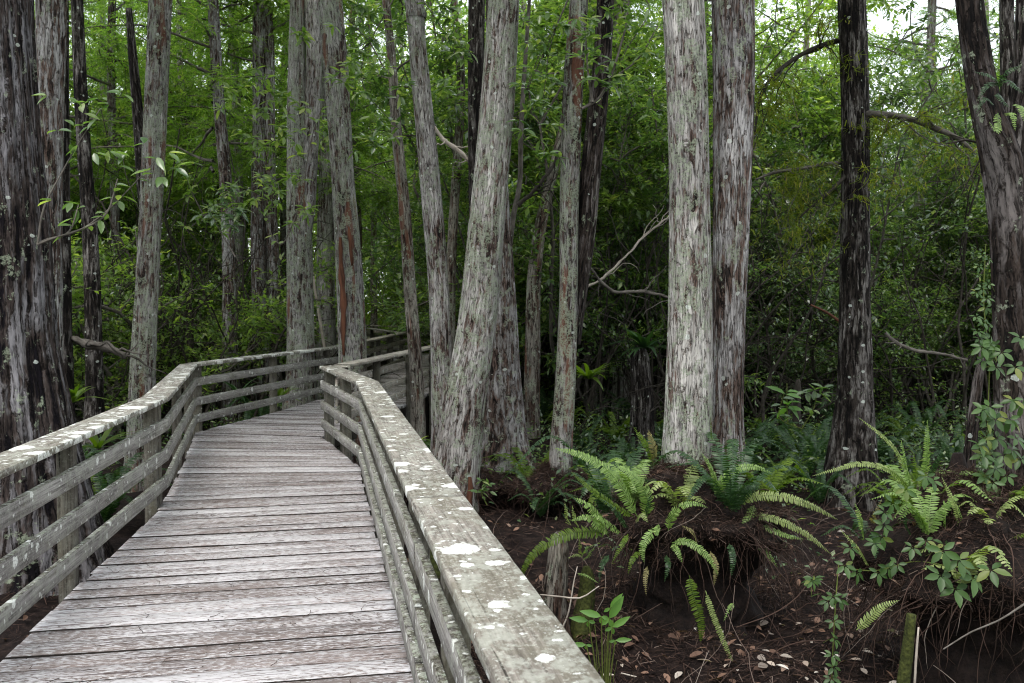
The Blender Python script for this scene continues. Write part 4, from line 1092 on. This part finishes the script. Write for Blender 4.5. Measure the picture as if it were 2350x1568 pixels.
tag(pl.build('pale_leaf_litter', M['litter2']), 'bleached pale dead leaves on the open floor between the mounds', 'leaf litter', kind='stuff')
# twigs and needles dropped on the planks
tw = MB()
for _ in range(150):
    Y = rs.uniform(2.8, 8); xr = .376 - .2048 * (Y - 0); f = rs.uniform(.03, .97); x = -(Y * .143 + 1.8065) * (1 - f) + xr * f
    a = rs.uniform(0, 6.28); t = rwalk(rs, (x, Y, .006), (math.cos(a), math.sin(a), 0), rs.uniform(.03, .13), 5, .35); t[:, 2] = .007 + np.abs(rs.normal(0, .002, 6))
    tube(tw, t, np.linspace(.0019, .0008, 6), 4)
tag(tw.build('needle_debris', M['roots']), 'tiny brown twigs and needles strewn over the planks', 'debris', kind='stuff')


def stick(label, pts, wpx, Y, mt, name='branch', cat='branch', sides=8, group=None):
    Y = Y if isinstance(Y, (list, tuple)) else [Y] * len(pts)
    W = [at(x, y, Y[i]) for i, (x, y) in enumerate(pts)]; R = [q_ / 2 * Y[i] / FPX for i, q_ in enumerate(wpx)]
    P, Rr = resample(W, R, .05); mb = MB()
    if len(P) > 12 and name in ('branch', 'dead_branch', 'fallen_limb'):
        rj = np.random.RandomState(int(pts[0][0])); P = P + np.cumsum(rj.normal(0, .006, P.shape), axis=0); Rr = Rr * (1 + .12 * rj.normal(0, 1, len(Rr)))
        for _ in range(7):
            k_ = rj.randint(3, len(P)); t_ = rwalk(rj, P[k_], (P[min(k_ + 1, len(P) - 1)] - P[k_ - 1]) * 8 + rj.normal(0, .8, 3), rj.uniform(.15, .7), 6, .28); tube(mb, t_, np.linspace(Rr[k_] * .45, .002, 7), 4)
    tube(mb, P, Rr, sides, flute(int(pts[0][0]), .08, 0, 1), seed=pts[0][0] * .01)
    o = mb.build(name, M[mt], origin=W[0]); tag(o, label, cat, group); return o


stick('pale dead branch slanting up towards the twin trunks', [(1335, 662), (1380, 640), (1430, 600), (1470, 560), (1540, 505)], [6, 6, 5, 5, 4], 12.5, 'palebranch', 'dead_branch')
stick('mossy dark branch running level behind the twin trunks', [(1345, 600), (1375, 640), (1410, 665), (1470, 668), (1550, 690)], [5, 6, 7, 8, 6], 12.0, 'branch')
stick('pale broken branch slanting down behind the slender pale trunk', [(995, 292), (1030, 325), (1060, 350), (1095, 385)], [9, 10, 11, 10], 16.0, 'palebranch', 'dead_branch')
stick('curved brown fallen limb lying behind the left railing', [(165, 775), (200, 790), (240, 792), (290, 815)], [14, 20, 22, 16], 12.0, 'branch', 'fallen_limb', 'fallen limb', 12)
stick('thin dark sapling stem curving up right of the leaning pale trunk', [(1165, 600), (1178, 500), (1192, 430), (1196, 300), (1205, 150), (1217, -30)], [14, 13, 12, 11, 9, 8], 13.5, 'branch', 'sapling', 'sapling')
stick('dark branch forking off the curving sapling stem', [(1188, 470), (1225, 440), (1258, 400), (1285, 340), (1300, 290)], [9, 9, 8, 6, 5], 13.4, 'darkbranch')
stick('long leaning pale pole among stems left of the red-streaked trunk', [(748, 820), (735, 740), (722, 660), (714, 590)], [7, 7, 6, 5], 18.5, 'palebranch', 'dead_pole', 'dead branch')
stick('reddish rotten snag leaning beside the creeper trunk', [(2222, 1075), (2232, 980), (2244, 880), (2258, 800)], [30, 27, 24, 16], 7.0, 'b_right', 'dead_snag', 'snag', 14)
stick('red-tipped broken limb beyond the black trunk', [(1860, 700), (1895, 716), (1930, 740)], [5, 6, 8], 14.5, 'redwood', 'dead_branch')
stick('fallen pale limb in the dim thicket right of the black trunk', [(2030, 765), (2060, 790), (2110, 805), (2170, 815), (2215, 830)], [7, 8, 8, 7, 6], 15.0, 'branch', 'fallen_limb', 'fallen limb')
stick('mossy cut pole standing below the lone frond at bottom right', [(2068, 1600), (2082, 1500), (2092, 1410)], [32, 28, 22], 5.2, 'moss', 'mossy_stump', 'stump', 14)
stick('slim yellowish stick at the foot of the bottom right mound', [(2098, 1590), (2103, 1500), (2108, 1440)], [6, 6, 4], 5.1, 'palebranch', 'stick', 'stick')
stick('long bare twig slanting across the bottom right corner', [(2165, 1490), (2230, 1450), (2290, 1425), (2360, 1380)], [3, 4, 4, 5], 4.9, 'branch', 'twig', 'twig')
stick('orange-brown stick lying at the very bottom of the swamp floor', [(1425, 1545), (1480, 1558), (1530, 1562), (1580, 1572)], [3, 4, 4, 3], 6.2, 'palebranch', 'stick', 'stick')
stick('pale forked twig standing left of the mossy stubs', [(1268, 1480), (1300, 1420), (1318, 1330), (1325, 1300)], [4, 4, 3, 2], 6.5, 'palebranch', 'twig', 'twig')
stick('pale crooked twig crossing in front of the mossy stub', [(1240, 1365), (1290, 1370), (1330, 1373), (1375, 1345)], [3, 4, 4, 2], 6.4, 'palebranch', 'twig', 'twig')
stick('curling bare twig on the floor at lower right', [(1745, 1560), (1775, 1500), (1830, 1475), (1900, 1470)], [4, 3, 3, 2], 6.4, 'roots', 'twig', 'twig')
stick('long thin twig arching over the floor between the mounds', [(1690, 1440), (1790, 1400), (1830, 1370), (1880, 1290)], [2, 3, 3, 2], 6.3, 'roots', 'twig', 'twig')


def stump(label, x, ytop, ybot, wpx, Y, mt, name='stump', seed=1, cat='stump'):
    a, b = at(x, ytop, Y), at(x, ybot, Y); b.z = min(b.z, GZ) - .05
    rs = np.random.RandomState(seed); n = 16; zz = np.linspace(0, 1, n)
    P = np.array([b + (a - b) * t for t in zz]); P[:, 0] += .02 * np.sin(zz * 5 + seed); r = wpx / 2 * Y / FPX
    R = r * (1.35 - .5 * zz) ; R[-1] *= .45; R[-2] *= .8
    mb = MB(); tube(mb, P, R, 24, flute(seed, .12, .3, .2), seed=seed); o = mb.build(name, M[mt], origin=b); tag(o, label, cat); return o


stump('split reddish stump with mossy side left of the fern mound', 1277, 1222, 1420, 46, 6.9, 'b_brown', seed=3)
stump('small moss-covered cypress knee between the stump and the mound', 1342, 1300, 1400, 34, 6.95, 'moss', 'cypress_knee', 4, 'cypress knee')
stump('rounded mossy stump seen through the near right railing', 975, 1190, 1330, 60, 8.6, 'moss', 'mossy_stump', 7)
stump('rotten red-brown stump behind the fern on the right mound', 2195, 1040, 1140, 60, 6.6, 'soil', seed=10)
stump('dark broken stump in the middle distance carrying a spiky air plant', 1470, 790, 960, 44, 15.5, 'b_dark', seed=12)
stump('thin dark post-like stump beside the bright broad leaf', 1832, 870, 970, 16, 15.5, 'darkbranch', seed=14)


def rosette(label, x, y, Y, R, n, mt, name='air_plant', seed=1):
    rs = np.random.RandomState(seed); p = at(x, y, Y); mb = MB()
    for k in range(n):
        a = rs.uniform(0, 6.28); o = np.array([math.cos(a), math.sin(a), rs.uniform(.3, 1.3)]); t = rwalk(rs, p, o, R * rs.uniform(.7, 1.1), 7, .05, -.14)
        sdv = np.cross(t[1] - t[0], [0, 0, 1]); sdv /= np.linalg.norm(sdv) + 1e-9
        w_ = np.array([.6, .9, 1, .95, .8, .6, .35, .05]) * R * .05
        V = np.vstack([t + sdv * w_[:, None], t - sdv * w_[:, None]]); i = np.arange(7)
        mb.add(V, np.stack([i, i + 1, i + 9, i + 8], 1))
    o = mb.build(name, M[mt], origin=p); return tag(o, label, 'air plant')


rosette('spiky green air plant on the dark stump left of the twin trunks', 1480, 800, 15.3, .75, 36, 'fernd', seed=2)
rosette('pale green air plant rosette beside the lichened forked trunk', 1350, 870, 13.5, .6, 26, 'fern3', seed=3)
rosette('air plant rosette in the shade behind the far railing', 545, 905, 15.5, .55, 26, 'fernd', seed=4)
rosette('air plant rosette by the far railing foot, yellower', 640, 915, 15.8, .5, 24, 'fern3', seed=5)
rosette('strappy green plant behind the left railing near the massive trunk', 165, 925, 9.8, .5, 14, 'fern3', seed=6)
rosette('strappy green plant low behind the left railing bend', 225, 1030, 9.6, .55, 12, 'fern3', seed=7)


# ------------------------------------------------------------------ broad-leaved near plants
def leafy(label, stems, tips, Y, L, mt, name='sapling', cat='sapling', stemm='branch', seed=1, spread=.10, per=5, sw=4, join=None, extra=0):
    if join: stems = [[join] + list(s_) for s_ in stems]
    rs = np.random.RandomState(seed); root = empty(name, at(*stems[0][0], Y), label, cat); org = root.location.copy()
    sb, lb = MB(), MB()
    for s in stems:
        W = [at(x, y, Y + .05 * k) for k, (x, y) in enumerate(s)]; P, R = resample(W, list(np.linspace(sw, sw * .4, len(W)) / 2 * Y / FPX), .04); tube(sb, P, R, 7)
        n = max(3, int(len(P) / 3)); ii = rs.randint(len(P) // 3, len(P), n)
        leaves(lb, P[ii], rdir(rs, n) * np.array([1, 1, .5]) + np.array([0, -.2, 0]), rdir(rs, n) * .5 + np.array([0, -.3, 1]), L * rs.uniform(.6, 1.1, n), L * .4 * rs.uniform(.8, 1.1, n), 'leaf')
    if extra:
        rj = random.Random(seed); tips = list(tips) + [(x + rj.gauss(0, 22), y + rj.gauss(0, 20)) for x, y in tips for _ in range(extra)]
    for (x, y) in tips:
        p = np.array(at(x, y, Y - .05)); d = rdir(rs, per) * np.array([1, .7, .45]); d[:, 2] -= .1
        leaves(lb, np.repeat(p[None], per, 0) + d * .01, d, rdir(rs, per) * .4 + np.array([0, -.35, 1]), L * rs.uniform(.7, 1.1, per), L * .38 * rs.uniform(.8, 1.15, per), 'leaf')
    sb.build('stem', M[stemm], root, origin=org); lb.build('foliage', M[mt], root, origin=org, smooth=False)
    return root


leafy('bright leafy sapling branch arching right from the massive left trunk', [[(95, 555), (180, 530), (250, 480), (300, 430), (360, 365)], [(100, 480), (140, 400), (180, 330), (230, 250)], [(160, 530), (175, 490), (180, 470)], [(250, 480), (262, 440), (270, 410)]],
      [(110, 220), (160, 225), (200, 235), (230, 225), (250, 240), (130, 300), (170, 290), (200, 300), (330, 330), (360, 360), (345, 390), (385, 350), (400, 385), (370, 405), (300, 360), (250, 345), (215, 350), (120, 460), (165, 465), (130, 520), (270, 380), (190, 260), (280, 215)], 7.2, .14, 'g_mid', seed=4, sw=5, per=2, join=(86, 562))
leafy('grey-green leafy branch hanging in front of the dark fork at top centre', [[(1398, 190), (1420, 120), (1440, 40), (1445, -30)], [(1335, 250), (1370, 230), (1398, 190), (1460, 140), (1510, 60)], [(1360, 235), (1350, 170), (1345, 90)]],
      [(1350, 65), (1340, 90), (1360, 120), (1345, 180), (1375, 150), (1400, 180), (1425, 195), (1380, 90), (1450, 60), (1490, 20), (1430, 20), (1480, 120), (1400, 30), (1330, 130), (1490, 250)], 9.5, .15, 'g_mid', seed=5, sw=7, per=5, extra=1)
leafy('dark glossy leaf cluster at the middle of the left thicket', [[(540, 590), (500, 520), (480, 480)]], [(505, 470), (520, 490), (540, 480), (490, 500), (530, 500), (515, 455)], 11.5, .14, 'g_dark', seed=6, per=6, extra=2)
leafy('leafy twigs crossing in front of the pale fork high on the left', [[(700, 420), (720, 300), (760, 200), (800, 120)], [(640, 560), (610, 500), (640, 430), (600, 380)]],
      [(700, 80), (620, 210), (650, 215), (600, 260), (640, 290), (560, 310), (600, 340), (680, 330), (690, 250), (800, 150), (790, 190), (560, 200), (530, 230), (660, 400), (620, 430), (580, 440), (700, 480)], 12.5, .15, 'g_bright', seed=7, sw=3, per=6, extra=3, join=(700, 440))
leafy('leafy branch over the slender pale trunk at top centre', [[(820, 20), (870, 60), (930, 110)], [(1010, 60), (1040, 110), (1050, 170)], [(840, 210), (880, 260), (920, 300)]],
      [(820, 10), (850, 30), (900, 50), (860, 90), (830, 120), (870, 170), (850, 230), (880, 290), (1010, 40), (1030, 80), (1060, 120), (920, 200), (860, 260), (1020, 200), (1030, 20), (840, 320), (800, 60)], 12.0, .16, 'g_mid', seed=8, sw=3, per=6, extra=3, join=(930, -60))
leafy('leafy twigs left of the pale twin trunk near the top', [[(1490, 20), (1440, 110), (1400, 190), (1370, 240)], [(1260, 120), (1250, 200), (1240, 320)], [(1210, 200), (1240, 120), (1280, 40)]],
      [(1260, 30), (1290, 60), (1230, 60), (1250, 110), (1280, 120), (1220, 170), (1260, 180), (1240, 230), (1270, 250), (1210, 260), (1210, 100), (1240, 320), (1260, 350), (1490, 70), (1480, 200), (1470, 180)], 11.0, .15, 'g_mid', seed=9, sw=3, per=5, extra=2, join=(1330, -60))
leafy('low leafy spray crossing the slim curved trunk at left centre', [[(440, 520), (500, 470), (560, 440), (640, 400)], [(470, 500), (440, 440), (420, 380)]],
      [(450, 500), (480, 480), (520, 450), (560, 440), (600, 420), (640, 400), (430, 400), (440, 440), (410, 370), (500, 500), (560, 480), (620, 460)], 13.0, .13, 'g_bright', seed=31, sw=3, per=5, extra=2)
leafy('leafy spray hanging beside the pale mossy trunk left of the black one', [[(1790, -40), (1780, 60), (1800, 140), (1850, 200)], [(1780, 60), (1750, 120), (1745, 190)]],
      [(1780, 20), (1800, 60), (1770, 100), (1820, 120), (1750, 140), (1790, 170), (1850, 60), (1860, 200), (1760, 200), (1830, 30)], 12.5, .13, 'g_mid', seed=32, sw=3, per=5, extra=2)
leafy('leafy spray against the bright sky gap right of the black trunk', [[(2100, -40), (2090, 60), (2110, 140), (2180, 200)], [(2090, 60), (2050, 120), (2020, 160)]],
      [(2080, 20), (2110, 60), (2060, 100), (2120, 130), (2030, 150), (2150, 170), (2180, 200), (2190, 120), (2010, 190), (2130, 30), (2070, 200)], 11.0, .13, 'g_mid', seed=33, sw=3, per=5, extra=2)
leafy('seedling with rounded leaves at the foot of the leaning pale trunk', [[(1118, 1160), (1105, 1130), (1110, 1110)]], [(1105, 1105), (1120, 1112), (1100, 1128), (1122, 1128)], 10.4, .12, 'g_mid', 'seedling', 'seedling', 'stemg', 10, sw=3)
leafy('small three-leaved seedling below the right mound', [[(1862, 1370), (1862, 1345)]], [(1862, 1332), (1868, 1328)], 6.0, .08, 'creeper', 'seedling', 'seedling', 'stemg', 11, sw=2)
leafy('seedlings in the gap between twin trunks and black trunk', [[(1870, 930), (1875, 900)], [(1790, 960), (1800, 900)]], [(1870, 895), (1890, 890), (1850, 900), (1885, 905)], 13.5, .2, 'g_mid', 'broadleaf_plant', 'plant', 'stemg', 12, sw=3, join=(1840, 985))
leafy('bright broad leaf standing out in the gap right of the twin trunks', [[(1808, 970), (1806, 930), (1806, 880)]], [(1803, 905), (1808, 930)], 14.0, .3, 'arrow', 'broadleaf_plant', 'plant', 'stemg', 13, per=2, sw=4)
leafy('light green broad leaves low behind the near right railing', [[(960, 1035), (965, 1020)]], [(965, 1010), (1000, 1020), (950, 1020)], 13.0, .2, 'g_bright', 'broadleaf_plant', 'plant', 'stemg', 14, sw=3)

# arrowhead plant at the bottom
r = empty('arrowhead_plant', at(1385, 1568, 5.6), 'bright arrowhead plant with slim upright stalks beside the near railing', 'plant'); org = r.location.copy()
sb, lb = MB(), MB(); rs = np.random.RandomState(77); r.location.z = GZ; org = r.location.copy()
for (x, y, xb, dx, dy, L) in ((1398, 1420, 1388, .5, .9, .17), (1380, 1415, 1384, -1, .35, .14), (1405, 1440, 1392, .8, .6, .13), (1350, 1425, 1378, -1, .25, .12), (1345, 1480, 1374, -1, .1, .10), (1412, 1470, 1394, 1, .15, .10), (1400, 1395, 1390, .6, .8, .12)):
    a = at(xb, 1600, 5.6); a.z = GZ; b = at(x, y, 5.5)
    P, R = resample([a, (a + b) / 2 + Vector((0, 0, .05)), b], [.006, .005, .003], .05); tube(sb, P, R, 6)
    d = np.array([dx, -.25, dy]); leaves(lb, [np.array(b)], [d], [[.1, -1, .45]], [L], [L * .34], 'leaf')
    for sg in (-1, 1): leaves(lb, [np.array(b)], [-d * .5 + np.array([sg * .5, 0, -.2])], [[0, -1, .3]], [L * .4], [L * .2], 'leaf')
for _ in range(9):
    a = at(1380 + rs.uniform(-18, 18), 1600, 5.6); a.z = GZ
    P = rwalk(rs, a, (rs.normal(0, .1), 0, 1), rs.uniform(.3, .7), 6, .04); tube(sb, P, np.linspace(.004, .001, 7), 4)
sb.build('stalk', M['stemg'], r, origin=org); lb.build('foliage', M['arrow'], r, origin=org)


# ------------------------------------------------------------------ creepers with five-part leaves
def creeper(label, spots, stems, seed, size=.10):
    rs = np.random.RandomState(seed); x0, y0, Y0 = spots[0][:3]; root = empty('creeper_vine', at(x0, y0, Y0), label, 'vine'); org = root.location.copy()
    lb, sb = MB(), MB()
    for sp_ in spots:
        x, y, Y = sp_[:3]; s_ = (sp_[3] if len(sp_) > 3 else 1.0) * size
        c = np.array(at(x, y, Y - .03)); nrm = np.array([rs.normal(0, .35), -.85, .65 + rs.normal(0, .3)]); nrm /= np.linalg.norm(nrm)
        u = np.cross([0, 0, 1], nrm); u /= np.linalg.norm(u); v_ = np.cross(nrm, u); rot = rs.normal(-math.pi / 2, .45)
        for k in range(5):
            a = rot + (k - 2) * 1.05 + rs.normal(0, .08); d = u * math.cos(a) + v_ * math.sin(a) - nrm * .12
            ln = s_ * (1 - .12 * abs(k - 2)) * rs.uniform(.9, 1.1)
            leaves(lb, [c + d * .008], [d], [nrm + rs.normal(0, .15, 3)], [ln], [ln * .48], 'leaf')
        b = c + np.array([rs.normal(0, .03), .07, -.05]); tube(sb, np.array([b, (b + c) / 2 + [0, 0, .01], c]), [.0018, .0015, .0012], 4)
    for s in stems:
        W = [at(x, y, Y) for x, y, Y in s]; P, R = resample(W, [.004] * len(W), .04); tube(sb, P, R, 5)
    sb.build('stem', M['stemg'], root, origin=org); lb.build('foliage', M['creeper'], root, origin=org, smooth=False)


d4 = lambda l, Y, k=1.0: [(1721 + x * .512, 765 + y * .512, Y, k) for x, y in l]
creeper('five-leaved creeper climbing the trunk at the right edge',
        d4([(1060, 470), (1105, 470), (1045, 545), (1090, 560), (1135, 545), (1175, 520), (1210, 560), (1060, 395), (1100, 385), (1180, 395), (1215, 320), (1190, 150), (1105, 150), (1040, 60), (1080, 50), (1130, 85), (1215, 20), (1050, 640), (1080, 600), (1030, 500), (1180, 300), (1160, 385), (1045, 340), (1075, 330), (1195, 470)], 6.0)
        + [(2255 + 15 * math.sin(k * 1.9), 585 + k * 15 + 6 * math.sin(k * 5.1), 6.05, .42 + .2 * math.sin(k * 3.3) ** 2) for k in range(14)] + [(2270 + 14 * math.sin(k * 2.3), 780 + k * 9, 6.05, .8) for k in range(6)] + [(2285 + 26 * math.sin(k * 1.7), 1075 + k * 16, 5.95, .8) for k in range(8)],
        [[(2262, 560, 6.15), (2258, 700, 6.15), (2270, 820, 6.1), (2268, 1000, 6.05), (2290, 1150, 6.0)]], 5, .088)
creeper('five-leaved creeper sprawling over the right mound with the largest leaves',
        d4([(425, 1040), (480, 1070), (575, 1072), (660, 1035), (620, 1050), (940, 1010), (600, 860), (605, 800), (640, 760), (590, 910), (870, 945), (730, 960), (790, 930), (560, 940), (700, 700), (790, 640), (820, 660), (450, 960)], 5.75, .8)
        + d4([(855, 1085), (920, 1145), (1000, 1095), (1080, 1060), (865, 975), (935, 1015)], 5.3, 1.15),
        [[(1940, 1305, 5.8), (2010, 1310, 5.8), (2090, 1290, 5.8), (2180, 1300, 5.5), (2270, 1310, 5.4)]], 6, .095)
creeper('creeper strand hanging down to the floor between the two mounds',
        d4([(280, 1110), (405, 1190), (375, 1180), (350, 1200), (375, 1290), (380, 1370), (370, 1440), (375, 1495), (365, 1545)], 5.6, .75), [[(1925, 1290, 5.8), (1918, 1380, 5.65), (1912, 1480, 5.6), (1908, 1570, 5.6)]], 7, .08)

# hanging rootlets and bare twigs in the hollow at the bottom right, thin stems around the mounds
bt = MB(); rs = np.random.RandomState(101)
for _ in range(230):
    x = rs.uniform(-.2, 4.2); y = rs.uniform(5.2, 10.5)
    a = rs.uniform(0, 6.28); t = rwalk(rs, (x, y, GZ + .01), (math.cos(a), math.sin(a), rs.uniform(.1, 1.0)), rs.uniform(.3, 1.1), 8, .16, -.05); t[:, 2] = np.maximum(t[:, 2], GZ + .01)
    tube(bt, t, np.linspace(.004, .0015, 9), 4)
tag(bt.build('bare_twigs', M['roots']), 'wiry bare twigs criss-crossing the dark swamp floor', 'twigs', kind='stuff')
